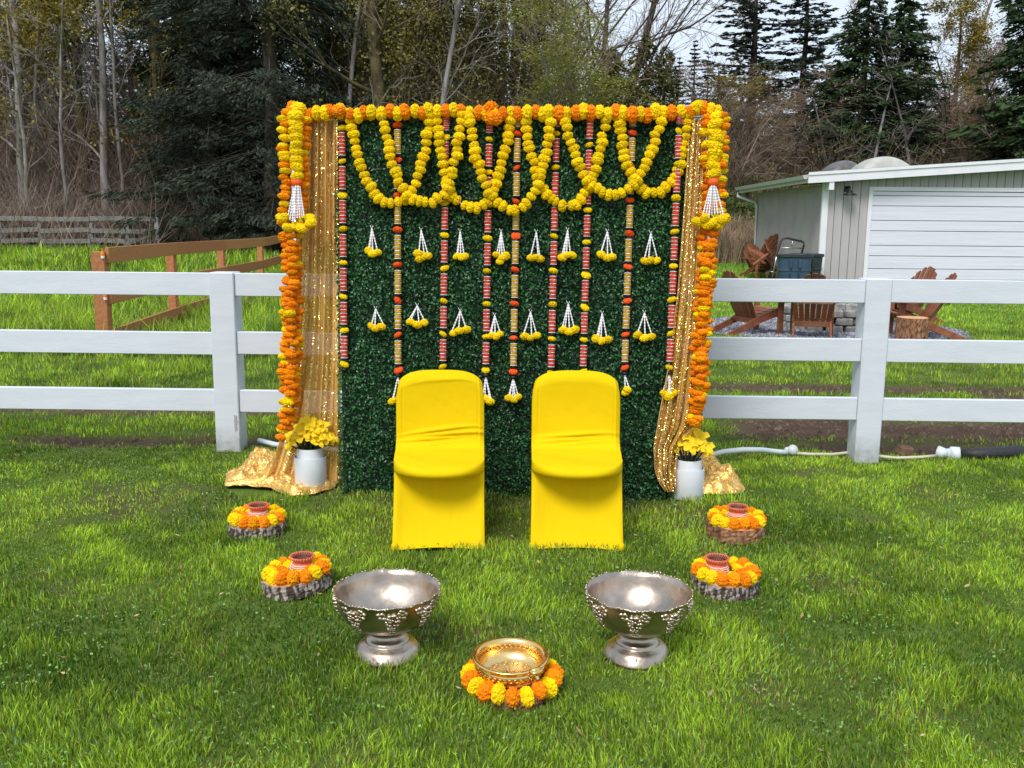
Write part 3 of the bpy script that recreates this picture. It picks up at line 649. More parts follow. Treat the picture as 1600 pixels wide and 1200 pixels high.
# ------------------------------------------------------------------ old grey fence
of = thing('old_fence', 'weathered grey board fence falling apart at the foot of the left wood', 'fence', (0, 0, 0))
D_ = 33.5; px0 = [-60, 0, 62, 142, 198, 245]
for i, px in enumerate(px0):
    p = at(px, 380, D_); z = zg(p[0], D_)
    MB().box((0, 0, .5), (.13, .13, 1.15), bev=.01).build('post', M['grey_wood'] if i < 5 else M['trim_white'], of, loc=(p[0], D_ + .1, z), rot=(0, random.uniform(-.03, .03), 0))
for i in range(5):
    a = at(px0[i], 380, D_)[0]; c = at(px0[i + 1], 380, D_)[0]; z = zg((a + c) / 2, D_)
    for zt, sk in ((1.0, .01), (.58, .05), (.22, -.06)):
        MB().box((0, 0, 0), (c - a - .02, .04, .16), bev=.006).build('rail', M['grey_wood'], of, loc=((a + c) / 2, D_, z + zt + random.uniform(-.02, .02)), rot=(0, random.uniform(-1, 1) * abs(sk), 0))
a = at(200, 380, D_)[0]; MB().box((0, 0, 0), (1.3, .04, .13), bev=.006).build('fallen_rail', M['grey_wood'], of, loc=(a + .5, D_ - .08, zg(a, D_) + .32), rot=(0, -.35, 0))

# ------------------------------------------------------------------ garage
YF = 23.; XC = at(1285, 355, YF)[0]; g0 = at(1264, 270.5, YF - .4); g1 = at(1600, 249, YF - .4); slope = (g1[2] - g0[2]) / (g1[0] - g0[0])
def roofz(x): return g0[2] + slope * (x - g0[0])
gar = thing('garage', 'low grey boarded garage with white trim and wide white slatted door', 'garage', (XC, YF, 0))
def gp(m, name, mt, smooth=False): return m.build(name, M[mt], gar, smooth, loc=(-XC, -YF, 0))
XR = XC + 9; YB = 29.2; zb = -.1
DX0 = at(1353, 355, YF)[0]; DX1 = DX0 + 5.2; DZ = at(1400, 292, YF)[2]
MB().box(((XC + XR) / 2, (YF + YB) / 2 + .05, 1.2), (XR - XC - .1, YB - YF - .1, 2.7)).build('inner_wall', M['siding'], gar, loc=(-XC, -YF, 0))
bw = .205; x = XC + .06; i = 0                    # vertical boards on the front
while x < XR - .1:
    zt = roofz(x) - .17; z0 = zb if x < DX0 - .01 or x > DX1 else DZ
    if x < DX0 < x + bw: w_ = DX0 - x - .004
    else: w_ = bw - .014
    b = MB(); b.add([(0, 0, z0), (w_, 0, z0), (w_, -.02, z0), (0, -.02, z0), (0, 0, zt), (w_, 0, zt + slope * w_), (w_, -.02, zt + slope * w_), (0, -.02, zt)],
                    [(0, 1, 2, 3), (7, 6, 5, 4), (3, 2, 6, 7), (0, 4, 5, 1), (1, 5, 6, 2), (0, 3, 7, 4)])
    b.build('siding_board', M['siding'], gar, loc=(x - XC, 0, 0)); x += (w_ + .014) if w_ < bw - .02 else bw
for k in range(28):                               # side wall boards
    y = YF + .08 + k * .22
    gp(MB().box((XC - .008, y + .104, 1.25), (.016, .210, 2.9)), 'siding_board', 'siding_side')
gp(MB().box((XC + .02, YF - .035, 1.3), (.15, .03, 2.86), bev=.004), 'corner_board', 'trim_white')
gp(MB().box((XC - .030, YF + .02, 1.3), (.025, .12, 2.86), bev=.004), 'corner_board', 'trim_white')
# roof slab, barge board, eave board, gutter, downpipe
XL = g0[0]; ra = math.atan(slope)
def sloped(x0, x1, y0, y1, t0, t1):
    return MB().add([(x, y, roofz(x) + t) for x in (x0, x1) for y in (y0, y1) for t in (t0, t1)], [(0, 1, 3, 2), (4, 6, 7, 5), (0, 4, 5, 1), (2, 3, 7, 6), (0, 2, 6, 4), (1, 5, 7, 3)])
gp(sloped(XL + .02, XR + .4, YF - .36, YB + .3, -.10, -.012), 'roof', 'roof')
gp(sloped(XL, XR + .4, YF - .40, YF - .365, -.235, 0), 'barge_board', 'trim_white')
gp(sloped(XL + .0, XR + .4, YF - .425, YF - .402, -.05, .02), 'drip_edge', 'trim_white')
zE = roofz(XL)
gp(MB().box((XL + .015, (YF + YB) / 2 - .04, zE - .14), (.03, YB - YF + .66, .17)), 'eave_board', 'gutter')
gut = MB(); prof = [(0, 0), (-.02, -.10), (-.09, -.11), (-.13, -.02), (-.12, -.02), (-.085, -.095), (-.03, -.09), (-.012, 0)]
gut.prism([(XL + a, zE - .03 + c) for a, c in prof], YF - .36, YB + .35, 1); gp(gut, 'gutter', 'gutter')
gp(MB().tube([(XL - .06, YB + .2, zE - .13), (XL - .06, YB + .2, zE - .32), (XC - .12, YB - .1, zE - .5), (XC - .06, YB - .1, zE - .6), (XC - .06, YB - .1, .4)], .045, 8), 'downpipe', 'gutter', True)
bx = at(1298, 292, YF - .3); gp(MB().box((bx[0], YF - .18, roofz(bx[0]) - .33), (.12, .40, .19), bev=.005), 'beam_end', 'trim_white')
# door: frame and slats
for x0, x1, z0, z1 in ((DX0, DX0 + .10, zb, DZ - .10), (DX1 - .10, DX1, zb, DZ - .10)): gp(MB().box(((x0 + x1) / 2, YF - .035, (z0 + z1) / 2), (x1 - x0, .04, z1 - z0), bev=.004), 'door_frame', 'trim_white')
gp(MB().box(((DX0 + DX1) / 2, YF - .035, DZ - .05), (DX1 - DX0, .04, .097), bev=.004), 'door_frame', 'trim_white')
dr = gp(MB().box(((DX0 + DX1) / 2, YF - .004, (DZ + zb) / 2 - .05), (DX1 - DX0 - .2, .02, DZ - zb - .12)), 'garage_door', 'rust_metal')
z = DZ - .13; ys = [300, 307, 323, 345.7, 362, 384.7, 401, 421, 437.6]; zs = [at(1450, y - .0, YF)[2] + .01 for y in ys]
while zs[-1] > .1: zs.append(zs[-1] - (.27 if len(zs) % 2 else .36))
zs[-1] = 0.0
for i in range(len(zs) - 1):
    h_ = zs[i] - zs[i + 1] - .014; w_ = DX1 - DX0 - .21
    MB().box(((DX0 + DX1) / 2 - XC, -.022, (zs[i] + zs[i + 1]) / 2), (w_, .016, h_), bev=.005).build('door_slat', M['door_white'], dr, loc=(XC, YF, 0))
# lamp over the wall by the door
lx = at(1322, 300, YF)[0]; lz = at(1322, 300, YF)[2]
lamp = gp(MB().tube([(lx, YF - .02, lz + .08), (lx, YF - .16, lz + .13), (lx, YF - .26, lz + .10), (lx, YF - .26, lz - .02)], .02, 8), 'wall_lamp', 'black_metal', True)
MB().lathe([(.0, .06), (.05, .05), (.06, 0), (.16, -.05), (.165, -.065), (.05, -.03), (0, -.03)], 20).build('lamp_shade', M['black_metal'], lamp, True, loc=(lx, YF - .26, lz - .02))
MB().box((lx, YF - .03, lz + .07), (.12, .03, .14), bev=.01).build('lamp_plate', M['black_metal'], lamp)
def dome(px0, px1, pyt, pyb, d, mt):
    a = at(px0, pyb, d); c = at(px1, pyb, d); t = at((px0 + px1) / 2, pyt, d)[2]; cx = (a[0] + c[0]) / 2; rx = (c[0] - a[0]) / 2; base = roofz(cx) - .02; hz = t - base - .10
    cu = gp(sloped(cx - rx * 1.02, cx + rx * 1.02, d - .6, d + .6, -.015, .10), 'skylight', 'dome_dark')
    b = MB(); n = 28; V = []; F = []
    for i in range(n + 1):
        for j in range(n + 1):
            u = i / n * 2 - 1; v = j / n * 2 - 1; V.append((cx + u * rx * .97, d + v * .56, roofz(cx + u * rx * .97) + .10 + hz * (1 - abs(u) ** 2.2) ** .8 * (1 - abs(v) ** 4) ** .5))
    F = [(i * (n + 1) + j, (i + 1) * (n + 1) + j, (i + 1) * (n + 1) + j + 1, i * (n + 1) + j + 1) for i in range(n) for j in range(n)]
    b.add(V, F); b.build('skylight_dome', M[mt], cu, True)
dome(1336, 1411, 246.5, 259, 25.2, 'dome'); dome(1288, 1340, 252.5, 265, 26.2, 'dome_dark')

# ------------------------------------------------------------------ fire pit, gravel, chairs round it
PC = at(1303, 450, 15.3); pcx, pcy = PC[0], 15.3
n = 90; a = np.linspace(0, 2 * math.pi, n, endpoint=False); rr = 1 + .12 * (vnoise(a * 3, a * 0, 1, 5) - .5)
GRX, GRY, gcx, gcy = 2.2, 2.0, at(1300, 450, 15.0)[0], 15.2
bx_ = gcx + GRX * rr * np.cos(a); by_ = gcy + GRY * rr * np.sin(a)
V = [(gcx, gcy, zg(gcx, gcy) + .012)]; F = []; K = 10
for k in range(1, K + 1):
    for j in range(n): x_, y_ = gcx + (bx_[j] - gcx) * k / K, gcy + (by_[j] - gcy) * k / K; V.append((x_, y_, zg(x_, y_) + .012))
for j in range(n): F.append((0, 1 + j, 1 + (j + 1) % n, 1))
F = [(0, 1 + j, 1 + (j + 1) % n) for j in range(n)] + [(1 + (k - 1) * n + j, 1 + k * n + j, 1 + k * n + (j + 1) % n, 1 + (k - 1) * n + (j + 1) % n) for k in range(1, K) for j in range(n)]
gb = MB().add(V, F).build('gravel_bed', pbr('gravel_base', (.13, .135, .16), .95, c2=(.25, .25, .29), nscale=30, bump=1, bscale=60)); tag(gb, kind='structure')
g = np.random.default_rng(12); m_ = 9000; t = g.uniform(0, 6.283, m_); q = np.sqrt(g.random(m_)); sx = gcx + GRX * .98 * q * np.cos(t); sy = gcy + GRY * .98 * q * np.sin(t)
s = g.uniform(.012, .032, m_); tet = np.array([[-1, -.8, 0], [1, -.7, 0], [.1, 1, 0], [-.2, .1, 1.1], [.5, .1, .8]])
V = (tet[None] * g.uniform(.6, 1.3, (m_, 5, 3))) * s[:, None, None]; ca, sa = np.cos(t * 9), np.sin(t * 9)
V = np.stack([V[..., 0] * ca[:, None] - V[..., 1] * sa[:, None], V[..., 0] * sa[:, None] + V[..., 1] * ca[:, None], V[..., 2]], -1) + np.stack([sx, sy, gz(sx, sy) + .010], -1)[:, None]
F = (np.arange(m_)[:, None, None] * 5 + np.array([[0, 1, 4], [1, 2, 4], [2, 4, 3], [2, 0, 3], [0, 4, 3]])[None]).reshape(-1, 3)
o = link('gravel', npmesh('gravel', V.reshape(-1, 3), F, M['gravel'])); tag(o, 'loose blue grey gravel spread round the fire pit', 'gravel', kind='stuff')
NOGRASS.append((gcx, gcy, GRX * .97, GRY * .97))
pit = thing('fire_pit', 'round fire pit of stacked grey stone blocks on gravel', 'fire pit', (pcx, pcy, zg(pcx, pcy)))
for lay in range(3):
    for k in range(17):
        t = (k + .5 * (lay % 2)) / 17 * 2 * math.pi; g2 = np.random.default_rng(lay * 50 + k); w_ = .265 * g2.uniform(.92, 1.0)
        MB().box((0, 0, 0), (.19 * g2.uniform(.9, 1.1), w_, .118), bev=.018).build('stone_block', M['stone'], pit, loc=(.74 * math.cos(t), .74 * math.sin(t), .07 + lay * .122), rot=(g2.normal(0, .02), g2.normal(0, .02), t + g2.normal(0, .04)))
def adirondack():
    o = thing('adirondack_chair', 'x', 'garden chair', group=None); m = M['redwood']
    for s in (-1, 1):
        MB().box((s * .30, -.30, .28), (.035, .10, .56), bev=.006).build('front_leg', m, o)
        MB().prism([(-.36, .30), (-.37, .39), (-.2, .385), (.05, .32), (.3, .19), (.62, .06), (.66, .0), (.54, .0), (.3, .09), (0, .21), (-.2, .27)], s * .262 - .015, s * .262 + .015, 0).build('stringer', m, o)
        MB().prism([(s * .26, -.40), (s * .42, -.40), (s * .44, -.2), (s * .40, .25), (s * .33, .42), (s * .27, .42), (s * .27, -.1)], .562, .585, 2).build('arm', m, o)
    for k in range(5):
        y = -.345 + k * .098; z = .40 - max(0, k - 1) * .032 - (.012 if k == 0 else 0)
        MB().box((0, 0, 0), (.555, .088, .022), bev=.005).build('seat_slat', m, o, loc=(0, y, z), rot=(-.02 - .28 * min(k, 1), 0, 0))
    for k in range(7):
        u = k - 3; L_ = .90 - .026 * u * u; w0, w1 = .062, .082; n_ = 6
        poly = [(-w0 / 2, 0), (w0 / 2, 0), (w1 / 2, L_ - .03)] + [(w1 / 2 * math.cos(t), L_ - .03 + .018 * math.sin(t) - .010 * u * abs(u) * 0 - .014 * u * math.cos(t)) for t in np.linspace(.3, 2.84, n_)] + [(-w1 / 2, L_ - .03)]
        b = MB().prism(poly, -.009, .009, 1); b.build('back_slat', m, o, loc=(u * .073, .10 - abs(u) * .006, .20), rot=(-R(27), R(2.3) * u, 0))
    MB().box((0, .155, .225), (.53, .03, .08), bev=.005).build('back_brace', m, o)
    MB().box((0, .355, .575), (.62, .028, .07), bev=.005).build('back_brace', m, o)
    return o
ad0 = adirondack(); AG = 'garden chairs of reddish wood'
def put_ad(px, d, rz, label, first=False, rx=0, ry=0, dz=0):
    o = ad0 if first else copy_tree(ad0); p = at(px, 450, d); o.location = (p[0], d, zg(p[0], d) + dz); o.rotation_euler = (rx, ry, rz); tag(o, label, group=AG)
put_ad(1178, 14.45, R(112), 'reddish wooden garden chair left of the fire pit, facing right', True)
put_ad(1272, 13.9, R(163), 'reddish wooden garden chair seen from behind in front of the fire pit')
put_ad(1436, 14.0, R(-97), 'reddish wooden garden chair seen from the side behind the log stump')
put_ad(1415, 16.3, R(-72), 'reddish wooden garden chair with slatted back turned to the camera, right of the white post')
put_ad(1185, 27.0, R(20), 'lower garden chair of the pile against the garage wall')
put_ad(1182, 26.7, R(25), 'upturned garden chair lying on top of the pile by the garage', rx=R(38), ry=R(38), dz=.42)
st = at(1426, 500, 13.3); NOGRASS.append((st[0], 13.3, .22, .2))
stump = thing('log_stump', 'short cut log standing on end in front of the right garden chairs', 'stump', (st[0], 13.3, zg(st[0], 13.3)))
def slab_mesh(r, h, seed, n=44, flare=.03):
    g = np.random.default_rng(seed); a = np.arange(n) * 2 * math.pi / n; base = 1 + .09 * (vnoise(np.cos(a) * 2, np.sin(a) * 2, 1, seed) - .5); V = []; rows = 7
    for k in range(rows):
        t = k / (rows - 1); w = r * base * (1 + flare * (.5 - t)) + g.normal(0, r * .017, n) + (r * .03 * np.sign(np.sin(a * 9 + seed)) * (.5 if 0 < k < rows - 1 else .2)); V += [(w[j] * math.cos(a[j]), w[j] * math.sin(a[j]), h * t) for j in range(n)]
    F = [(k * n + j, k * n + (j + 1) % n, (k + 1) * n + (j + 1) % n, (k + 1) * n + j) for k in range(rows - 1) for j in range(n)]
    F.append(tuple(range(n))); F.append(tuple((rows - 1) * n + j for j in range(n)))
    top = [(r * .94 * base[j] * math.cos(a[j]), r * .94 * base[j] * math.sin(a[j]), h + .004) for j in range(n)]; topb = [(x, y, h - .003) for x, y, z in top]
    tm = MB().add(topb + top, [tuple(range(n, 2 * n))] + [(j, (j + 1) % n, n + (j + 1) % n, n + j) for j in range(n)])
    return MB().add(V, F), tm
bm_, tm_ = slab_mesh(.225, .38, 4); bm_.build('bark', M['bark_brown'], stump); tm_.build('cut_face', M['cut_wood'], stump)
# bins, metal frame
def bin_(px, d, w, h, mt, label, rz=0.):
    p = at(px, 440, d); o = thing('garbage_bin', label, 'bin', (p[0], d, zg(p[0], d)), rz, 'garbage bins by the garage wall'); n = 40
    def loop(r, z): a = np.arange(n) * 2 * math.pi / n; return [(r * abs(math.cos(t)) ** .55 * np.sign(math.cos(t)), r * .8 * abs(math.sin(t)) ** .55 * np.sign(math.sin(t)), z) for t in a]
    V = []; rows = [(w * .78, 0), (w * .80, .02), (w * .92, h * .62), (w * .955, h * .63), (w * .96, h * .66), (w * .93, h * .67), (w * .97, h * .95), (w * .93, h * .95), (w * .78, .05)]
    for r, z in rows: V += loop(r, z)
    F = [(k * n + j, k * n + (j + 1) % n, (k + 1) * n + (j + 1) % n, (k + 1) * n + j) for k in range(len(rows) - 1) for j in range(n)] + [tuple(range(n)), tuple((len(rows) - 1) * n + j for j in range(n))]
    MB().add(V, F).build('body', M[mt], o, True, sharp=40)
    V = []; rows = [(w * .98, h * .93), (w * 1.06, h * .95), (w * 1.06, h), (w * .98, h * 1.01), (w * .94, h * .97)]
    for r, z in rows: V += loop(r, z)
    MB().add(V, F[:4 * n]).build('rim', M['bin_dark'], o, True, sharp=40)
    for x_ in (-.45, .1):
        MB().box((x_ * w, -w * .86, h * .80), (.05, .05, h * .2), bev=.01).build('handle', M[mt], o)
        MB().box((x_ * w, -w * .79, h * .3), (.03, .03, h * .58), bev=.01).build('rib', M['bin_dark'], o)
    return o
bin_(1239, 22., .38, 1.02, 'bin_blue', 'blue plastic garbage bin by the corner of the garage, front one')
bin_(1258, 22.65, .36, 1.0, 'bin_dark', 'dark garbage bin half hidden behind the blue one', .1)
fd_ = 23.6
def F_(px, py, dd=0.): return tuple(at(px, py, fd_ + dd))
mf = thing('metal_frame', 'dark tubular metal frame leaning on the garage wall behind the bins', 'metal frame', (0, 0, 0))
MB().tube([F_(1201, 434), F_(1210, 405, .1), F_(1220, 378, .2), F_(1223, 373, .2), F_(1230, 372, .2), F_(1252, 377, .2), F_(1256, 379, .2), F_(1256, 383, .2), F_(1252, 398, .15)], .026, 8).build('outer_tube', M['rust_metal'], mf, True)
MB().tube([F_(1217, 387, .18), F_(1254, 388, .18)], .014, 6).build('cross_bar', M['steel'], mf, True)
MB().tube([F_(1239, 374, .2), F_(1236, 388, .18)], .012, 6).build('cross_bar', M['steel'], mf, True)
MB().tube([F_(1207, 432), F_(1213, 402, .1), F_(1221, 398, .1)], .018, 6).build('leg', M['steel'], mf, True)
MB().tube([F_(1204, 424), F_(1212, 426)], .012, 6).build('cross_bar', M['steel'], mf, True)

# ------------------------------------------------------------------ pipe, hose, brick on the ground along the fence
def gpt(px, py, z=.03): p = G(px, py, z); return (p[0], p[1], zg(p[0], p[1]) + z)
pp = thing('water_pipe', 'bent white plastic pipe on the grass right of the backdrop', 'pipe', gpt(1170, 703, 0))
def gpart(b, nm, mt, par, sm=True):
    o = b.build(nm, M[mt], par, sm); o.location = -par.location; return o
gpart(MB().tube([gpt(405, 690), gpt(430, 696), gpt(480, 700), gpt(530, 704, .03), gpt(800, 712), gpt(1085, 716, .03), gpt(1108, 711, .06), gpt(1130, 705, .09), gpt(1160, 702, .10), gpt(1190, 703, .08), gpt(1215, 706, .04), gpt(1232, 707)], .019, 10), 'pipe_length', 'pvc', pp)
gpart(MB().tube([gpt(1229, 706), gpt(1236, 705), gpt(1239, 702, .06)], .035, 12), 'elbow', 'pvc', pp)
gpart(MB().tube([gpt(1240, 708), gpt(1268, 709.5), gpt(1300, 709), gpt(1325, 706), gpt(1400, 714), gpt(1440, 713), gpt(1466, 711)], .012, 8), 'thin_pipe', 'pvc_old', pp)
hs_ = thing('drain_hose', 'black drain hose with a white coupling lying right of the fence post', 'hose', gpt(1500, 710, 0))
gpart(MB().tube([gpt(1503, 709, .04), gpt(1530, 710, .045), gpt(1560, 709, .045), gpt(1600, 708, .04), gpt(1660, 706, .04)], [.035, .045, .05, .045, .04], 12), 'hose_length', 'hose_black', hs_)
gpart(MB().tube([gpt(1466, 706, .05), gpt(1472, 707, .05), gpt(1478, 708, .045)], [.05, .042, .035], 12), 'coupling_mouth', 'pvc', hs_)
gpart(MB().tube([gpt(1478, 708, .045), gpt(1484, 708, .045), gpt(1485, 708, .045), gpt(1499, 709, .045)], [.036, .036, .05, .05], 14), 'coupling', 'pvc', hs_)
p = gpt(1413, 703, .04); o = MB().box((0, 0, 0), (.11, .08, .07), bev=.012).build('brick_piece', M['brick_brown'], None, loc=p, rot=(.1, .15, .3)); tag(o, 'brown brick fragment on the soil right of the fence post', 'brick')
# ------------------------------------------------------------------ backdrop
KY, Y0 = .079, 5.42
def bp(px, py, off=0.):
    d = ray(px, py); t = (Y0 + CAMH * KY - off) / (d[1] - KY * d[2]); return np.array([d[0] * t, d[1] * t, CAMH + d[2] * t])
fr = thing('backdrop_frame', 'silver pipe stand carrying the green mat and gold curtains', 'stand', bp(790, 760))
def fpart(b, nm, mt, par, sm=True): o = b.build(nm, M[mt], par, sm); o.location = -par.location; return o
for px in (457, 1113):
    t = bp(px, 178, -.06); fpart(MB().tube([(t[0], t[1], .0), (t[0], t[1], t[2] + (.04 if px > 800 else 0))], .019, 12), 'pole', 'steel', fr)
    MB().box((0, .12, 0), (.24, .24, .012), bev=.004).build('base_plate', M['steel'], fr, loc=np.array([t[0], t[1], .012]) - np.array(fr.location))
a, c = bp(457, 183, -.05), bp(1113, 183, -.05); fpart(MB().tube([a, c], .018, 12), 'cross_bar', 'steel', fr)
# green mat
mat = thing('leaf_mat', 'dark green artificial boxwood mat hanging behind the two chairs', 'green wall', bp(790, 775))
TL, TR, BL, BR = bp(527, 181), bp(1078, 181), bp(537, 774), bp(1046, 777)
def bil(u, v): return (TL * (1 - u)[:, None] + TR * u[:, None]) * (1 - v)[:, None] + (BL * (1 - u)[:, None] + BR * u[:, None]) * v[:, None]
g = np.random.default_rng(8)
b = MB(); V = [TL, TR, BR, BL] ; V2 = [v + [0, .02, 0] for v in V]; b.add(V + V2, [(0, 1, 2, 3), (7, 6, 5, 4), (0, 4, 5, 1), (1, 5, 6, 2), (2, 6, 7, 3), (3, 7, 4, 0)])
fpart(b, 'backing', 'mat_back', mat, False)
n = 54000; u, v = g.uniform(-.008, 1.008, n), g.uniform(-.004, 1.006, n); P = bil(u, v) + np.stack([g.normal(0, .006, n), -g.uniform(.0, .042, n), g.normal(0, .006, n)], -1)
P[:, 1] -= .03 * np.clip((v - .96) / .04, 0, 1) * g.random(n); bu = .02 * (fbm(P[:, 0], P[:, 2], .25, 3) - .5); P[:, 1] += bu
A = g.normal(0, 1, (n, 3)); A[:, 1] *= .7; A /= np.linalg.norm(A, axis=1, keepdims=True); B = np.cross(A, g.normal(0, .55, (n, 3)) + [0, 1, .5]); B /= np.linalg.norm(B, axis=1, keepdims=True)
s = g.uniform(.010, .017, n)[:, None]; N_ = np.cross(A, B)
V = np.stack([P - A * s * .75, P + B * s * .45 + N_ * s * .2, P + A * s * .75, P - B * s * .45 + N_ * s * .2], 1).reshape(-1, 3)
o = link('leaves', npmesh('leaves', V, np.concatenate([np.arange(n)[:, None] * 4 + [0, 1, 2], np.arange(n)[:, None] * 4 + [0, 2, 3]]), M['boxwood']), mat, -mat.location); o['kind'] = 'stuff'

# flower heads
def marigold(seed, m, flat=.72, ragged=.2, sub=4):
    bmm = bmesh.new(); bmesh.ops.create_icosphere(bmm, subdivisions=sub, radius=1); g = np.random.default_rng(seed)
    for v in bmm.verts:
        n_ = v.co.copy(); a = math.atan2(n_.y, n_.x)
        k = 1 + ragged * (g.random() - .6) + .05 * math.sin(a * 11 + seed) * (1 - abs(n_.z)) + .06 * math.sin(n_.z * 16 + seed + 2 * math.sin(a * 5)); v.co = n_ * k; v.co.z *= flat * (1 - .12 * math.sin(a * 5))
    me = bpy.data.meshes.new('marigold'); bmm.to_mesh(me); bmm.free(); me.materials.append(m)
    for p in me.polygons: p.use_smooth = False
    return me
HEADS = {c: [marigold(i * 7 + k, M[m]) for k in range(3)] for i, (c, m) in enumerate((('y', 'mari_yellow'), ('o', 'mari_orange'), ('g', 'mari_gold'), ('r', 'mari_red')))}
def resample(pts, step):
    pts = np.asarray(pts, float); d = np.r_[0, np.cumsum(np.linalg.norm(np.diff(pts, axis=0), axis=1))]; n = max(2, int(round(d[-1] / step)) + 1); t = np.linspace(0, d[-1], n)
    return np.stack([np.interp(t, d, pts[:, k]) for k in range(pts.shape[1])], -1)
def smooth_path(pts, k=8):
    pts = [np.array(p, float) for p in pts]; P = [pts[0]] + pts + [pts[-1]]; out = []
    for i in range(1, len(P) - 2):
        for t in np.linspace(0, 1, k, endpoint=False):
            a, b_, c_, d_ = P[i - 1], P[i], P[i + 1], P[i + 2]; out.append(.5 * ((2 * b_) + (-a + c_) * t + (2 * a - 5 * b_ + 4 * c_ - d_) * t * t + (-a + 3 * b_ - 3 * c_ + d_) * t ** 3))
    out.append(pts[-1]); return np.array(out)
def heads_on(root, P, r, colors, g, jit=.15, flat_scale=1., name='marigold'):
    """flower heads threaded on the path P, axis along the thread"""
    P = np.asarray(P); T = np.gradient(P, axis=0) if len(P) > 9 else g.normal(0, .35, (len(P), 3)) + [0, 0, 1]
    for i, p in enumerate(P):
        c = colors[i % len(colors)] if isinstance(colors, str) else colors(i); rr = r * g.uniform(.88, 1.12)
        q = Vector(T[i]).to_track_quat('Z', 'Y').to_euler(); q.rotate_axis('Z', g.uniform(0, 6.28)); q.rotate_axis('X', g.normal(0, .12))
        link(name, HEADS[c][g.integers(0, 3)], root, np.array(p) + g.normal(0, r * jit, 3) - np.array(root.location), q, (rr, rr, rr * flat_scale))
def thread(root, P, r=.003, mt='bead_white', name='thread'):
    o = MB().tube(P, r, 5).build(name, M[mt], root, True); o.location = -root.location
PX = 1 / 262.     # metres per photo pixel at the backdrop
g = np.random.default_rng(20)
# top garland
tp = smooth_path([bp(x, y, .07) for x, y in ((450, 178), (456, 170), (470, 172), (487, 177), (510, 176), (525, 174), (545, 177), (600, 175), (700, 174), (765, 176), (850, 176), (950, 177), (1040, 177), (1078, 174), (1092, 167), (1108, 170), (1122, 176))])
P = resample(tp, 12.2 * PX); tg = thing('top_garland', 'straight garland of alternating yellow and orange marigolds along the top bar', 'garland', P[0])
thread(tg, P); heads_on(tg, P, 11.3 * PX, lambda i: 'yoyoyyo'[i % 7], g, .14, 1.0)
heads_on(tg, [bp(764, 170, .09), bp(1093, 165, .08), bp(462, 168, .09), bp(530, 172, .09), bp(775, 184, .09)], 12.5 * PX, 'oyyoo', g)
# swags
SW = [[(545, 178), (549, 200), (556, 235), (565, 262), (576, 290), (590, 308), (606, 317), (620, 318), (636, 308), (650, 285), (661, 250), (668, 215), (671, 180)],
      [(597, 182), (604, 215), (611, 250), (621, 278), (634, 300), (648, 312), (668, 316), (686, 310), (699, 295), (707, 268), (714, 235), (718, 205), (721, 180)],
      [(682, 180), (686, 210), (690, 245), (695, 275), (704, 300), (720, 318), (742, 326), (758, 320), (770, 304), (781, 270), (790, 232), (796, 200), (799, 178)],
      [(733, 182), (738, 215), (746, 250), (757, 285), (771, 310), (790, 326), (806, 328), (822, 318), (837, 298), (847, 268), (853, 235), (858, 208), (860, 192)],
      [(820, 180), (824, 210), (831, 245), (840, 275), (850, 298), (864, 314), (880, 321), (896, 320), (911, 308), (922, 288), (934, 250), (942, 215), (947, 178)],
      [(884, 190), (892, 222), (903, 255), (915, 280), (930, 296), (946, 302), (962, 304), (980, 297), (997, 280), (1012, 250), (1023, 220), (1032, 190)],
      [(966, 182), (971, 212), (977, 245), (987, 272), (1000, 292), (1013, 302), (1030, 300), (1047, 288), (1060, 266), (1067, 235), (1072, 205), (1076, 180)]]
ordn = ['first', 'second', 'third', 'fourth', 'fifth', 'sixth', 'seventh', 'eighth', 'ninth']
for i, s_ in enumerate(SW):
    P = resample(smooth_path([bp(x, y, .065 + .03 * (i % 2)) for x, y in s_]), 10.3 * PX)
    r_ = thing('swag_garland', f'yellow marigold garland hanging in a U, {ordn[i] if i < 6 else "last"} loop from the left', 'garland', P[0], group='yellow marigold loops across the top of the mat')
    thread(r_, P); heads_on(r_, P, 8.3 * PX, 'y', g, .13, .98)
# bead strings
def banded(prof, mats, n=9):
    """lathe with a material per band"""
    a = np.arange(n) * 2 * math.pi / n; V = []; F = []; mi = []
    for k, (r, z) in enumerate(prof): V += [(r * math.cos(t), r * math.sin(t), z) for t in a]
    for k in range(len(prof) - 1):
        for j in range(n): F.append((k * n + j, k * n + (j + 1) % n, (k + 1) * n + (j + 1) % n, (k + 1) * n + j)); mi.append(mats[k])
    return V, F, mi
def tube_seg(m1):
    L_ = .132; prof = []; mats = []; k = 6; z = -L_ / 2
    for i in range(k + 1):
        prof += [(.012, z - .001), (.0205, z), (.0205, z + .0035), (.012, z + .0045)]; mats += [1, 1, 1, 0]
        if i < k:
            st = L_ / k; prof += [(.015, z + .006), (.0215, z + .010), (.019, z + st * .55), (.0225, z + st * .8)]; mats += [0, 0, 0, 0]; z += st
    V, F, mi = banded(prof, mats[:len(prof) - 1]); me = bpy.data.meshes.new('petal_tube'); me.from_pydata(V, [], F); me.materials.append(m1); me.materials.append(M['bead_white'])
    g2 = np.random.default_rng(1)
    for v in me.vertices:
        if math.hypot(v.co.x, v.co.y) > .019: f = 1 + g2.normal(0, .07); v.co.x *= f; v.co.y *= f
    for p, q in zip(me.polygons, mi): p.material_index = q
    return me
TS = {'red': tube_seg(M['tube_red']), 'yellow': tube_seg(M['tube_yellow'])}
bead_me = MB().lathe([(0, -.011), (.012, -.010), (.0185, -.004), (.0185, .004), (.012, .010), (0, .011)], 10).mesh('bead', M['bead_black'], True)
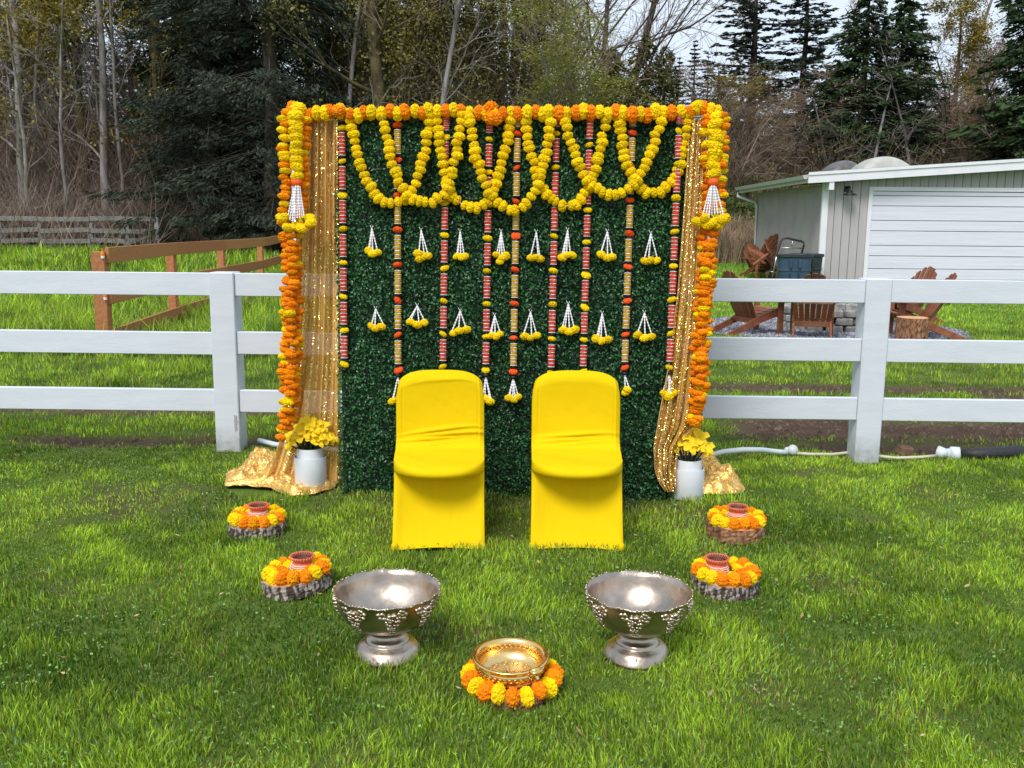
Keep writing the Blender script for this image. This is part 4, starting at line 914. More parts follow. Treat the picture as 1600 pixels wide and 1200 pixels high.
def tassel(root, apex, balls, r, nstr=None, off=.05, beads=True, spread=1.):
    """white strands from the apex down to pompoms; coordinates in photo pixels on the mat plane"""
    A = bp(*apex, off); Bs = [bp(x, y, off + .012 * (k % 2)) for k, (x, y) in enumerate(balls)]
    ends = Bs if nstr is None else [Bs[int(k * len(Bs) / nstr)] + np.array([g.normal(0, .006), 0, 0]) for k in range(nstr)]
    for e in ends:
        P = resample([A, e + np.array([0, 0, r * .6])], .0085); rad = np.where(np.arange(len(P)) % 2, .0050, .0026) if beads else .003
        o = MB().tube(P, rad, 6).build('strand', M['bead_white'], root); o.location = -root.location
    heads_on(root, Bs, r, 'y', g, .05, 1., 'pompom')
ST = [('red', 534, 538, 199.5, 569, 183, None), ('yellow', 621, 622, 195, 578, 184, [(613, 627), (624, 622)]), ('red', 697, 692, 214, 573, 183, [(688, 622), (697, 620)]), ('red', 765, 759, 217.7, 578, 183, [(759, 622), (766, 628), (754, 626)]),
      ('yellow', 809, 802, 209, 580.7, 183, [(796, 622), (803, 625), (809, 620)]), ('red', 870, 861, 208.7, 583, 184, [(858, 622), (866, 622)]), ('red', 922, 911, 227, 581, 183, [(905, 626), (915, 624)]),
      ('yellow', 989, 976, 208, 574.7, 183, [(978, 613), (981, 609)]), ('red', 1062, 1046, 203.7, 574, 183, [(1038, 614), (1045, 619), (1052, 614)])]
for i, (kind, xa, xb, ya, yb, y0, tb) in enumerate(ST):
    ys = np.linspace(ya, yb, 8); X = lambda y: xa + (xb - xa) * (y - y0) / (yb - y0)
    lab = f'{"red and white string with yellow balls" if kind == "red" else "yellow string with red balls"} hanging down the mat, {ordn[i] if i < 8 else "last"} string from the left'
    r_ = thing('flower_string', lab, 'flower string', bp(xa, y0, .045), group='strings of flowers and beads hanging down the mat')
    offs = .045 if i < 8 else .075
    thread(r_, [bp(xa, y0 - 6, offs), bp(X(yb + 8), yb + 8, offs)], .003, 'bead_black')
    for k, y in enumerate(ys):
        p = bp(X(y), y, offs); heads_on(r_, [p], 6.6 * PX, 'y' if kind == 'red' else 'r', g, .05, .85, 'pompom')
        for s in (-1, 1): link('bead', bead_me, r_, bp(X(y), y + s * 8.3, offs) - np.array(r_.location))
        if k:
            ym = (y + ys[k - 1]) / 2; q = bp(X(ym), ym, offs); a_ = bp(X(ym + 5), ym + 5, offs) - bp(X(ym - 5), ym - 5, offs)
            L_ = (y - ys[k - 1] - 18.) * PX; link('petal_tube', TS[kind], r_, q - np.array(r_.location), Vector(-a_).to_track_quat('Z', 'Y').to_euler(), (1, 1, L_ / .138))
    y1 = ya - 11; L_ = (y1 - y0 + 1) * PX
    if L_ > .02: link('petal_tube', TS[kind], r_, bp(X((y0 + y1) / 2), (y0 + y1) / 2, offs) - np.array(r_.location), None, (1, 1, L_ / .138))
    if tb: tassel(r_, (X(yb + 8), yb + 10), tb, 7.0 * PX, len(tb) + 2, offs)
# small white tassels
TA = [[(581, 357, [(577, 391), (583, 397), (590, 395)]), (658, 360, [(653, 396), (655, 405), (663, 402), (668, 400)]), (719, 362, [(714, 400), (720, 401), (726, 400)]), (783, 362, [(776, 398), (781, 408), (790, 400), (785, 402)]),
       (838, 363, [(830, 403), (837, 402), (844, 404)]), (887, 360, [(879, 403), (886, 398), (894, 399)]), (949, 362, [(940, 398), (948, 404), (956, 401)]), (1017, 365, [(1008, 408), (1016, 407), (1025, 407)])],
      [(587, 483, [(580, 510), (587, 514), (595, 510)]), (652, 478, [(641, 503), (652, 508), (663, 504)]), (719, 486, [(708, 521), (718, 517), (728, 515)]), (773, 493, [(768, 524), (776, 526), (781, 522)]),
       (829, 488, [(820, 525), (829, 528), (838, 524)]), (888, 475, [(880, 515), (889, 518), (898, 515)]), (941, 490, [(932, 529), (940, 533), (949, 530)]), (1007, 489, [(996, 523), (1007, 528), (1017, 526)])]]
for rw, row in enumerate(TA):
    for i, (x, y, bl) in enumerate(row):
        r_ = thing('hanging_tassel', f'small white tassel with yellow pompoms, {ordn[i] if i < 7 else "last"} from the left in the {"upper" if rw == 0 else "lower"} row', 'tassel', bp(x, y, .05), group=f'small tassels in the {"upper" if rw == 0 else "lower"} row on the mat')
        o = MB().tube([bp(x - 3, y - 5, .05), bp(x, y, .05), bp(x + 2, y - 4, .05)], .002, 5).build('hook', M['bead_white'], r_); o.location = -r_.location
        tassel(r_, (x, y), bl, 6.9 * PX, 4)
# side tassels with big heads
for side, hp, band, strx, poms in (('left', [(461, 180), (463, 230), (464, 274)], (464, 284), (449, 476, 343), [(443, 342), (449, 357), (460, 354), (472, 357), (476, 344), (486, 349), (484, 341)]),
                                   ('right', [(1118, 182), (1117, 230), (1114, 271)], (1114, 284), (1098, 1131, 337), [(1090, 346), (1101, 342), (1104, 352), (1114, 348), (1122, 352), (1127, 344), (1133, 341)])):
    P = resample(smooth_path([bp(x, y, .15) for x, y in hp]), 10.6 * PX)
    r_ = thing('side_tassel', f'yellow marigold tassel with white bead strands hanging at the {side} corner of the backdrop', 'tassel', P[0])
    thread(r_, P); heads_on(r_, P, 10.6 * PX, 'y', g, .06, .95)
    q = bp(*band, .15); MB().lathe([(0, -.024), (.030, -.024), (.033, 0), (.030, .024), (0, .024)], 14).build('orange_band', M['band_orange'], r_, True, loc=q - np.array(r_.location))
    for k in range(8):
        t = k / 7; a_ = bp(band[0] - 4 + 8 * t, band[1] + 6, .15 + .015 * (k % 3)); e = bp(strx[0] + (strx[1] - strx[0]) * t, strx[2] + 3 * math.sin(k), .15 + .02 * (k % 3)); PP = resample([a_, e], .008)
        o = MB().tube(PP, np.where(np.arange(len(PP)) % 2, .0058, .003), 6).build('strand', M['bead_white'], r_); o.location = -r_.location
    heads_on(r_, [bp(x, y, .15 + .02 * (k % 2)) for k, (x, y) in enumerate(poms)], 9.0 * PX, 'y', g, .05, 1., 'pompom')
    V, F = leaf_quads(np.array([bp(strx[0] + (strx[1] - strx[0]) * t, strx[2] + 2, .18) for t in (.1, .4, .9)]), .03, g, stretch=2)
    link('green_leaves', npmesh('green_leaves', V, F, M['leaf_fresh']), r_, -r_.location)
# thick orange side garlands
OG = {'left': [[(447, 178), (445, 230), (447, 290), (443, 330), (447, 400), (450, 430), (446, 470), (448, 520), (444, 560), (446, 610), (445, 650), (438, 682)],
               [(476, 186), (474, 240), (476, 290), (470, 330), (464, 360), (463, 400), (465, 440), (462, 490), (464, 540), (460, 590), (458, 640), (447, 672)],
               [(456, 370), (455, 450), (455, 540), (452, 640)]],
      'right': [[(1128, 180), (1130, 230), (1126, 280), (1122, 330), (1114, 380), (1110, 430), (1104, 480), (1103, 530), (1098, 580), (1095, 630), (1087, 668)],
                [(1105, 185), (1103, 240), (1105, 290), (1104, 340), (1098, 390), (1096, 440), (1092, 490), (1090, 540), (1087, 590), (1084, 640), (1081, 660)],
                [(1106, 380), (1101, 450), (1097, 530), (1090, 630)]]}
for side, strands in OG.items():
    r_ = thing('orange_garland', f'thick garland of orange and yellow marigolds down the {side} edge of the backdrop', 'garland', bp(*strands[0][0], .10), group='thick orange garlands down both edges')
    for k, s_ in enumerate(strands):
        P = resample(smooth_path([bp(x, y, .10 + .025 * (k == 0) + .045 * (k == 2)) for x, y in s_]), 8.4 * PX); thread(r_, P)
        heads_on(r_, P, 8.8 * PX, (lambda i: 'ygyogyyo'[g.integers(0, 8)] if i < 12 else 'gogoyggo'[g.integers(0, 8)]) if k == 0 else (lambda i: 'oogoogyo'[g.integers(0, 8)]), g, .22, .8)
# gold curtains
def curtain(side, le, re, off_, ymax, seed, pile, lab):
    g2 = np.random.default_rng(seed); r_ = thing('gold_curtain', lab, 'curtain', bp(re[-1][1], 755, off_), group='gold sequin curtains at both edges of the backdrop')
    NU, NV = 90, 150; ys = np.linspace(le[0][0], ymax, NV); L0 = np.interp(ys, *zip(*le)); R0 = np.interp(ys, *zip(*re)); u = np.linspace(0, 1, NU)
    V = np.zeros((NV, NU, 3)); 
    def surf(uu, y, a, c):
        off = off_ - (.13 if side == 'left' else -.005) * min(1, max(0, (y - 180) / 585))
        dep = .022 * math.sin(uu * 26 + seed) + .014 * math.sin(uu * 61 + 1.3 * seed + y * .004) + .008 * math.sin(uu * 17 + y * .02) + .03 * max(0, (y - 690) / 75) * math.sin(uu * 9 + y * .09 + seed) * (side == 'right')
        return bp(a + (c - a) * uu, y, off + dep)
    for j, y in enumerate(ys):
        for i in range(NU): V[j, i] = surf(u[i], y, L0[j], R0[j])
    V[..., 2] = np.maximum(V[..., 2], .012)
    ii = np.arange(NV - 1)[:, None] * NU + np.arange(NU - 1)[None]; F = np.stack([ii, ii + 1, ii + NU + 1, ii + NU], -1).reshape(-1, 4)
    link('cloth', npmesh('cloth', V.reshape(-1, 3), F, M['gold_cloth'], True), r_, -r_.location)
    ns = 16000; bands = g2.choice([.06, .2, .27, .42, .55, .72, .80, .96], ns, p=[.1, .2, .16, .14, .1, .14, .08, .08]); uu = np.clip(bands + g2.normal(0, .011, ns), 0, 1); uu = np.where(g2.random(ns) < .22, g2.random(ns), uu)
    yy = g2.uniform(le[0][0], ymax, ns); yy = np.where(g2.random(ns) < .0, yy, yy); P = np.array([surf(a_, b_, np.interp(b_, ys, L0), np.interp(b_, ys, R0)) for a_, b_ in zip(uu, yy)]) + [0, -.005, 0]
    P = P[P[:, 2] > .03]; A = g2.normal(0, .35, (len(P), 3)) + [0, -1, .3]; A /= np.linalg.norm(A, axis=1, keepdims=True); B = np.cross(A, g2.normal(0, 1, (len(P), 3))); B /= np.linalg.norm(B, axis=1, keepdims=True); C = np.cross(A, B); s = g2.uniform(.0013, .0032, len(P))[:, None]
    Vs = np.stack([P - B * s, P - C * s, P + B * s, P + C * s], 1).reshape(-1, 3)
    o = link('sequins', npmesh('sequins', Vs, np.arange(len(Vs)).reshape(-1, 4), M['sequin']), r_, -r_.location); o['kind'] = 'stuff'
    # cloth pooled on the grass
    C0 = np.mean([G(*p) for p in pile], 0); out = resample(smooth_path([G(*p) for p in pile] + [G(*pile[0])], 6), .012)[:-1]; n = len(out); K = 46; V = [(C0[0], C0[1], .09)]
    V = []; 
    for k in range(K + 1):
        t = k / K
        for q in out:
            x, y = C0[0] + (q[0] - C0[0]) * t, C0[1] + (q[1] - C0[1]) * t
            wx = x + .06 * (vnoise(x, y, .08, seed) - .5); rid = 1 - abs(2 * vnoise(wx, y + .3 * wx, .085, seed + 1) - 1); rid2 = 1 - abs(2 * vnoise(x, y, .034, seed + 2) - 1)
            edge = min(1, (1 - t) * 5) ** .5
            rid3 = 1 - abs(2 * vnoise(x + .4 * y, y, .02, seed + 6) - 1); V.append((x + .014 * (vnoise(x, y, .03, seed + 4) - .5), y + .014 * (vnoise(x, y, .03, seed + 5) - .5), .018 * edge + edge * (.060 * rid ** 3 * vnoise(x, y, .16, 3) * 1.6 + .034 * rid2 + .014 * rid3) + .012 + .016 * (1 - edge) * vnoise(x, y, .06, 9)))
    F = [(k * n + j, k * n + (j + 1) % n, (k + 1) * n + (j + 1) % n, (k + 1) * n + j) for k in range(K) for j in range(n)]
    b = MB().add(V, F); o = b.build('pooled_cloth', M['gold_satin'], r_, True); o.location = -r_.location
    Va = np.array(V); pk = g2.integers(0, len(Va), 5000); P = Va[pk] + g2.normal(0, .006, (5000, 3)) * [1, 1, .4] + [0, 0, .004]; A = g2.normal(0, .8, (len(P), 3)) + [0, -.5, .8]; A /= np.linalg.norm(A, axis=1, keepdims=True); B = np.cross(A, g2.normal(0, 1, (len(P), 3))); B /= np.linalg.norm(B, axis=1, keepdims=True); C = np.cross(A, B); s = g2.uniform(.0014, .003, len(P))[:, None]
    Vs = np.stack([P - B * s, P - C * s, P + B * s, P + C * s], 1).reshape(-1, 3); o = link('sequins', npmesh('sequins', Vs, np.arange(len(Vs)).reshape(-1, 4), M['sequin']), r_, -r_.location); o['kind'] = 'stuff'
    NOGRASS.append((C0[0], C0[1], (out[:, 0].max() - out[:, 0].min()) * .47, (out[:, 1].max() - out[:, 1].min()) * .40))
    return r_
curtain('left', [(184, 469), (300, 467), (450, 463), (560, 456), (640, 442), (690, 436), (725, 425), (765, 408)], [(184, 529), (765, 533)], .03, 752, 3,
        [(352, 764), (354, 748), (374, 741), (396, 716), (430, 722), (470, 728), (520, 735), (534, 752), (520, 767), (488, 777), (455, 780), (428, 770), (398, 765)], 'sheer gold sequin curtain at the left edge, pooled widely on the grass')
curtain('right', [(186, 1077), (330, 1068), (450, 1059), (560, 1046), (640, 1031), (700, 1021), (735, 1023), (755, 1030), (768, 1040)], [(186, 1108), (300, 1106), (450, 1101), (560, 1096), (640, 1091), (668, 1084), (700, 1060), (735, 1056), (768, 1056)], .065, 768, 8,
        [(1024, 752), (1026, 728), (1060, 716), (1108, 720), (1128, 738), (1142, 750), (1163, 771), (1130, 777), (1095, 777), (1060, 776), (1034, 768)], 'gathered gold sequin curtain at the right edge, bunched on the grass')

# ------------------------------------------------------------------ vases and bouquets
def vase(px, py, z, lab):
    p = G(px, py, z); o = thing('vase', lab, 'vase', (p[0], p[1], z), group='white flower vases in front of the curtains')
    MB().lathe([(0, 0), (.094, 0), (.096, .004), (.097, .182), (.0965, .184), (.093, .184), (.092, .01), (0, .01)], 56).build('outer_cylinder', M['vase'], o, True, sharp=40)
    MB().lathe([(.0, .011), (.080, .011), (.081, .236), (.0805, .238), (.077, .238), (.076, .09), (0, .09)], 56).build('inner_cylinder', M['vase'], o, True, sharp=40)
    NOGRASS.append((p[0], p[1], .1, .1)); return p
def blossom_mesh(seed, n=6, r=.055, cup=.5):
    g = np.random.default_rng(seed); b = MB()
    for k in range(n):
        a = k * 2 * math.pi / n + g.normal(0, .12); c_ = cup * g.uniform(.5, 1.3); w = r * g.uniform(.32, .45); L_ = r * g.uniform(.85, 1.15); V = []
        for i in range(6):
            t = i / 5; ww = w * math.sin(math.pi * (t * .8 + .12)) ** .7
            for j in (-1, -.4, .4, 1):
                x = L_ * t; z = c_ * L_ * math.sin(t * 1.6) - .35 * L_ * t ** 3 + .22 * ww * abs(j) ** 1.6 + g.normal(0, r * .02); y = ww * j; V.append((x * math.cos(a) - y * math.sin(a), x * math.sin(a) + y * math.cos(a), z))
        b.add(V, [(i * 4 + j, i * 4 + j + 1, i * 4 + j + 5, i * 4 + j + 4) for i in range(5) for j in range(3)])
    b.tube([(0, 0, 0), (0, 0, r * .45)], [r * .10, r * .06], 6)
    return b.mesh('blossom', M['petal'], True, norm=False)
BL_ = [blossom_mesh(i, 5 + i % 3, .06, .35 + .2 * i) for i in range(4)]
def bouquet(p, n, w, h, top, lab, seed, s=1.):
    g2 = np.random.default_rng(seed); o = thing('bouquet', lab, 'bouquet', (p[0], p[1], p[2] + .1), group='yellow artificial bouquets in the white vases')
    for k in range(n):
        a = k * 2.4; q = math.sqrt((k + .5) / n); x = w * q * math.cos(a); y = w * .7 * q * math.sin(a); z = top + h * (1 - q * q) + g2.normal(0, .012)
        d = Vector((x * 5, y * 5 - .45, .8)); link('blossom', BL_[k % 4], o, (x, y, z - .1), d.to_track_quat('Z', 'Y').to_euler(), s * g2.uniform(.8, 1.15))
        MB().tube([(x * .15, y * .15, 0.0), (x * .3, y * .3, .10), (x, y, z - .1)], .004, 5).build('stem', M['stem'], o, True)
vp = vase(486, 758, .035, 'white double cylinder vase standing on pooled gold cloth at the left'); bouquet(vp, 36, .128, .105, .270, 'full bunch of ruffled yellow flowers in the left vase', 2, .82)
vp = vase(1073.5, 776, .0, 'white double cylinder vase standing on the grass at the right'); bouquet(vp, 20, .115, .105, .280, 'loose bunch of open yellow flowers in the right vase', 6, .95)

# ------------------------------------------------------------------ chairs in stretch covers
def chair(px, lab, seed, extra):
    pL = G(px - 74, 862); pR = G(px + 74, 862); c = (pL + pR) / 2; o = thing('covered_chair', lab, 'chair', (c[0], c[1], 0), R(3.) if px < 800 else R(-1.6), 'folding chairs in yellow stretch covers')
    HW = np.linalg.norm(pR - pL) / 2 * .985; N = 96; rows = []
    # each row: z, halfwidth, yf(x) , yb ; s is normalised x in -1..1
    def row(z, hw, yf, yb, exp=7.):
        P = []
        for i in range(N + 1):
            s = -1 + 2 * i / N; s = math.copysign(abs(s) ** .85, s); P.append((s * hw, yf(s), z(s) if callable(z) else z))
        for i in range(1, 14): P.append((hw * 1.0, yf(1) + (yb - yf(1)) * i / 14, z(1) if callable(z) else z))
        for i in range(N + 1): s = 1 - 2 * i / N; P.append((s * hw * .985, yb, z(s) if callable(z) else z))
        for i in range(1, 14): P.append((-hw * 1.0, yb + (yf(-1) - yb) * i / 14, z(-1) if callable(z) else z))
        rows.append(P)
    zs = .385
    def rnd(s, r=.035): return r * max(0, abs(s) - .86) ** 2 / .14 ** 2           # rounds the vertical corners
    for k in range(22):        # skirt, bottom up: front panel hangs between the legs, pulled in
        t = k / 21; z = .006 + (zs - .03) * t; hw = HW * (1 - .008 * math.sin(math.pi * t)); y0 = .0 + .20 * t
        if k == 0: row(lambda s: .004 + .018 * (1 - s * s) , hw * 1.01, lambda s: y0 + rnd(s, .02), .50 - .04 * t)
        else: row(z, hw, lambda s, y0=y0, t=t: y0 - .003 * math.exp(-((abs(s) - .93) / .02) ** 2) + .006 * float(fbm(s + seed, t * .5 - abs(s) * .4, .25, seed + 2)) + .045 * (1 - s ** 4) * math.sin(math.pi * min(1, t * 1.1 + .02)) ** .7 + rnd(s, .02), .50 - .04 * t)
    lip = lambda s: .205 - .215 * max(0, 1 - abs(s) ** 2.3) ** .55 * .95              # front edge of the seat
    for z, k in ((zs - .022, .45), (zs - .018, .86), (zs - .008, .96), (zs + .006, 1.), (zs + .020, .985), (zs + .030, .93), (zs + .036, .84)):
        row(lambda s, z=z: z - .006 * (1 - s * s), HW * 1.0, lambda s, k=k: .215 + (lip(s) - .215) * k + .004, .46)
    for k in range(1, 15):     # seat surface back to the crease
        t = k / 14; kk = .84 * (1 - t)
        row(lambda s, t=t: zs + .036 + .016 * t + .006 * math.sin(3 * s + 9 * t) * t * (1 - t) * 2, HW * (1. + .01 * t), lambda s, kk=kk, t=t: .215 + (lip(s) - .215) * kk + t * .165, .46 + .02 * t)
    zc = zs + .052; top = .835
    for k in range(1, 66):     # backrest
        t = k / 65; e = sstep(np.clip(t * 5, 0, 1)); z = zc + (top - zc) * (1 - (1 - t) ** 1.0); tt = max(0, (t - .72) / .28); hw = HW * 1.015 * (1 - .035 * tt ** 2)
        tt2 = max(0, (t - .86) / .14)
        def yf(s, t=t, z=z, tt2=tt2):
            w = 0
            for (a, zc_, sl, wd, am) in extra:
                q = (z - (zc_ + sl * s)) / wd; w += am * math.exp(-q * q) * (1 - .3 * s * s) * (.5 + .5 * math.sin(a + 2.2 * s)) 
            w += .0035 * math.exp(-((abs(s) - .90) / .02) ** 2) - .003 * math.exp(-((abs(s) - .86) / .02) ** 2) + .006 * float(fbm(s * .6 + seed * 3, z * 2.6 + s * .35, .22, seed)) * (1 - t * .5)
            return .43 + .035 * t + .045 * (1 - (1 - min(1, t * 6)) ** 2) - .047 + .028 * tt2 ** 2.2 - w + .012 * (1 - s * s) * math.sin(math.pi * t) + rnd(s, .016)
        row((lambda s, z=z, t=t: zc + (top - .085 * (1 - (1 - min(1, abs(s)) ** 3.2) ** .55) - zc) * t), hw, yf, .495 + .03 * t - .02 * tt2 ** 2)
    # cut the top into an arch: lower the outer ends of the last rows
    V = np.array(rows); n = V.shape[1]; m = len(V)
    F = [(k * n + j, k * n + (j + 1) % n, (k + 1) * n + (j + 1) % n, (k + 1) * n + j) for k in range(m - 1) for j in range(n)]
    # cap
    last = V[-1]; cen = last.mean(0)
    for q in (.8, .4, .0): V = np.concatenate([V, (cen * [0, 1, 0] + (last - cen * [0, 1, 0]) * [1, q, 1] + [0, 0, .007 * (1 - q * q)])[None]], 0); k = len(V) - 2; F += [(k * n + j, k * n + (j + 1) % n, (k + 1) * n + (j + 1) % n, (k + 1) * n + j) for j in range(n)]
    b = MB().add(V.reshape(-1, 3), F); b.build('cover', M['yellow_cloth'], o, True)
    for s in (-1, 1):          # foot pockets where the cover hooks under the legs
        MB().box((0, 0, 0), (.034, .03, .05), bev=.012).build('foot_pocket', M['yellow_cloth'], o, True, loc=(s * (HW - .014), .012, .022), rot=(-.25, 0, 0))
    NOGRASS.append((c[0], c[1] + .27, HW * .95, .24)); return o
W1 = [(0.9, .505, .020, .009, .022), (1.6, .53, .030, .008, .019), (2.2, .485, .014, .007, .018), (1.9, .46, .022, .006, .012), (.6, .80, .010, .006, .007), (1.4, .79, .014, .006, .005)]
W2 = [(1.7, .505, .018, .009, .019), (2.2, .48, .014, .008, .017), (1.2, .46, .02, .006, .012)]
chair(685, 'yellow covered folding chair on the left, creased near its top edge', 1, W1)
chair(901.5, 'yellow covered folding chair on the right, smooth at the top', 2, W2)

# ------------------------------------------------------------------ log slices, flower rings, clay pots
def pot_parts(o, s=1.):
    MB().lathe([(0, 0), (.030, 0), (.052, .018), (.058, .036), (.050, .054), (.042, .060), (.040, .066), (.050, .080), (.0585, .090), (.0575, .094), (.055, .091), (.047, .081), (.0415, .068), (.040, .055), (.047, .04), (.035, .012), (0, .008)], 40).build('pot_body', M['clay'], o, True)
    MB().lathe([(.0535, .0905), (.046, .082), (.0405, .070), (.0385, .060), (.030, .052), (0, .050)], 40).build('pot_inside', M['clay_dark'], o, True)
    b = MB()
    for k in range(26):
        t = (k + .5) * 2 * math.pi / 26; c_, s_ = math.cos(t), math.sin(t); b.tube([(.0445 * c_, .0445 * s_, .0800), (.052 * c_, .052 * s_, .0900), (.0585 * c_, .0585 * s_, .0950)], .0022, 5)
    b.build('rim_strokes', M['clay'], o, True)
    for r, z, w in ((.0505, .054, .0022), (.056, .046, .0016), (.0585, .036, .0016)):
        a = np.linspace(0, 2 * math.pi, 41); MB().tube([(r * math.cos(t), r * math.sin(t), z + .0018 * math.sin(10 * t)) for t in a], w, 5).build('painted_band', M['white_line'], o)
    b = MB()
    for k in range(26):
        t = k * 2 * math.pi / 26; c_, s_ = math.cos(t), math.sin(t); b.tube([(.0405 * c_, .0405 * s_, .067), (.051 * c_, .051 * s_, .0805), (.060 * c_, .060 * s_, .0915)], .0026, 5)
    b.build('fluted_rim', pbr('rim_flutes', (.78, .25, .14), .6), o, True)
    b = MB()
    for k in range(30):
        t = k * 2 * math.pi / 30; c_, s_ = math.cos(t), math.sin(t); b.tube([(.0592 * c_, .0592 * s_, .033), (.056 * c_, .056 * s_, .022)], .0014, 4)
    b.build('painted_strokes', M['white_line'], o)
SL = [(403.5, 831, .148, .062, 'bark', 403, 'far left log slice under flowers, whitish bark', 'far left', 0, 11), (466, 920, .148, .058, 'bark', 472, 'tilted log slice under flowers beside the left silver bowl', 'near left', -.11, 22),
      (1150, 836, .150, .072, 'bark_brown', 1152, 'far right log slice under flowers with a peeled orange brown side', 'far right', 0, 33), (1132, 920, .146, .058, 'bark', 1120, 'log slice under flowers beside the right silver bowl', 'near right', .02, 44)]
for px, py, r, h, bk, ppx, lab, where, tilt, seed in SL:
    p = G(px, py); z0 = .0 + abs(math.sin(tilt)) * r * .6; o = thing('log_slice', lab, 'log slice', (p[0], p[1], z0), 0, 'log slices carrying flower rings'); o.rotation_euler = (0, tilt, 0)
    b, t_ = slab_mesh(r, h, seed); b.build('bark', M[bk], o); t_.build('cut_face', M['cut_wood'], o); NOGRASS.append((p[0], p[1], r * .97, r * .97))
    g2 = np.random.default_rng(seed); rg = thing('flower_ring', f'ring of yellow and orange marigolds on the {where} log slice', 'garland', (p[0], p[1], z0 + h), 0, 'marigold rings on the log slices'); rg.rotation_euler = (0, tilt, 0)
    nh = 15; rad = r * .80
    for k in range(nh):
        t = k * 2 * math.pi / nh + .2; hr = .034 * g2.uniform(.9, 1.12); q = Vector((-math.sin(t), math.cos(t), g2.normal(0, .15))).to_track_quat('Z', 'Y').to_euler()
        link('marigold', HEADS['yoyogoyoyyogoyo'[k]][k % 3], rg, (rad * math.cos(t), rad * math.sin(t), .024 + g2.normal(0, .003)), q, (hr, hr, hr * 1.05))
    for k in range(7):
        t = k * 2 * math.pi / 7 + .5; hr = .030; link('marigold', HEADS['yoyogyo'[k]][k % 3], rg, (rad * .62 * math.cos(t), rad * .62 * math.sin(t), .022), (g2.normal(0, .5), g2.normal(0, .5), 0), (hr, hr, hr))
    Y_ = p[1]; pz = z0 + h - .004; q = G(ppx, py, 0); po = thing('clay_pot', f'small painted red clay pot amid the flowers of the {where} log slice', 'pot', (p[0] + (ppx - px) / pxm(p), p[1] + .02, pz), 0, 'small painted clay pots'); pot_parts(po); po.scale = (.92,) * 3
# centre piece
p = G(800, 1079); o = thing('log_slice', 'nearest log slice, under the brass bowl and its flower ring', 'log slice', (p[0], p[1], 0), 0, 'log slices carrying flower rings')
b, t_ = slab_mesh(.150, .045, 55); b.build('bark', M['bark_brown'], o); t_.build('cut_face', M['cut_wood'], o); NOGRASS.append((p[0], p[1], .15, .15))
rg = thing('flower_ring', 'ring of alternating orange and yellow marigolds round the brass bowl', 'garland', (p[0], p[1], .045), 0, 'marigold rings on the log slices'); g2 = np.random.default_rng(5)
for k in range(19):
    t = k * 2 * math.pi / 19 + .1; hr = .034 * g2.uniform(.92, 1.1); q = Vector((-math.sin(t), math.cos(t), g2.normal(0, .15))).to_track_quat('Z', 'Y').to_euler()
    link('marigold', HEADS['oy'[k % 2] if k < 18 else 'g'][k % 3], rg, (.144 * math.cos(t), .144 * math.sin(t), .012 + g2.normal(0, .004)), q, (hr, hr, hr * .95))
bb = thing('brass_bowl', 'shiny engraved brass bowl with a small lug, on the nearest flower ring', 'bowl', (p[0] - .006, p[1] + .01, .040)); bb.rotation_euler = (R(2), 0, 0)
MB().lathe([(0, 0), (.062, 0), (.092, .012), (.112, .030), (.1205, .046), (.1215, .050), (.1215, .064), (.119, .068), (.118, .073), (.124, .080), (.134, .084), (.1345, .088), (.133, .091), (.122, .090), (.1135, .084), (.112, .070), (.113, .050), (.104, .030), (.085, .018), (0, .015)], 72).build('bowl_body', M['brass'], bb, True)
b = MB()
for k in range(12):
    t = k * 2 * math.pi / 12; c_, s_ = math.cos(t), math.sin(t); z = .0165
    b.tube([(.012 * c_, .012 * s_, z), (.066 * math.cos(t - .12), .066 * math.sin(t - .12), z)], .0011, 4); b.tube([(.012 * c_, .012 * s_, z), (.066 * math.cos(t + .12), .066 * math.sin(t + .12), z)], .0011, 4)
    b.tube([(.075 * math.cos(t + .26) + .010 * math.cos(a), .075 * math.sin(t + .26) + .010 * math.sin(a), .0185) for a in np.linspace(0, 6.283, 13)], .0010, 4)
b.build('engraved_petals', M['brass_dark'], bb)
b = MB()
for k in range(40):
    t = k * 2 * math.pi / 40
    for rr_, zz in ((.1225, .056), (.1115, .066)):
        b.tube([((rr_) * math.cos(t + .07 * math.cos(a)), rr_ * math.sin(t + .07 * math.cos(a)), zz + .0055 * math.sin(a)) for a in np.linspace(0, 6.283, 9)], .0012, 4)
b.build('relief_band', M['brass_dark'], bb)
lt = -R(52); L_ = MB(); a = np.linspace(0, math.pi * 1.7, 12)
lug = MB().tube([(.128 + .020 * math.cos(t), 0, .062 + .015 * math.sin(t)) for t in np.linspace(-2.2, 2.2, 14)], .007, 10); lug.tube([(.13, -.017, .088), (.143, -.01, .096), (.143, .01, .096), (.13, .017, .088)], .009, 8); lug.box((.142, 0, .090), (.03, .045, .014), bev=.005)
lug.build('handle', M['brass'], bb, True, rot=(0, 0, lt))

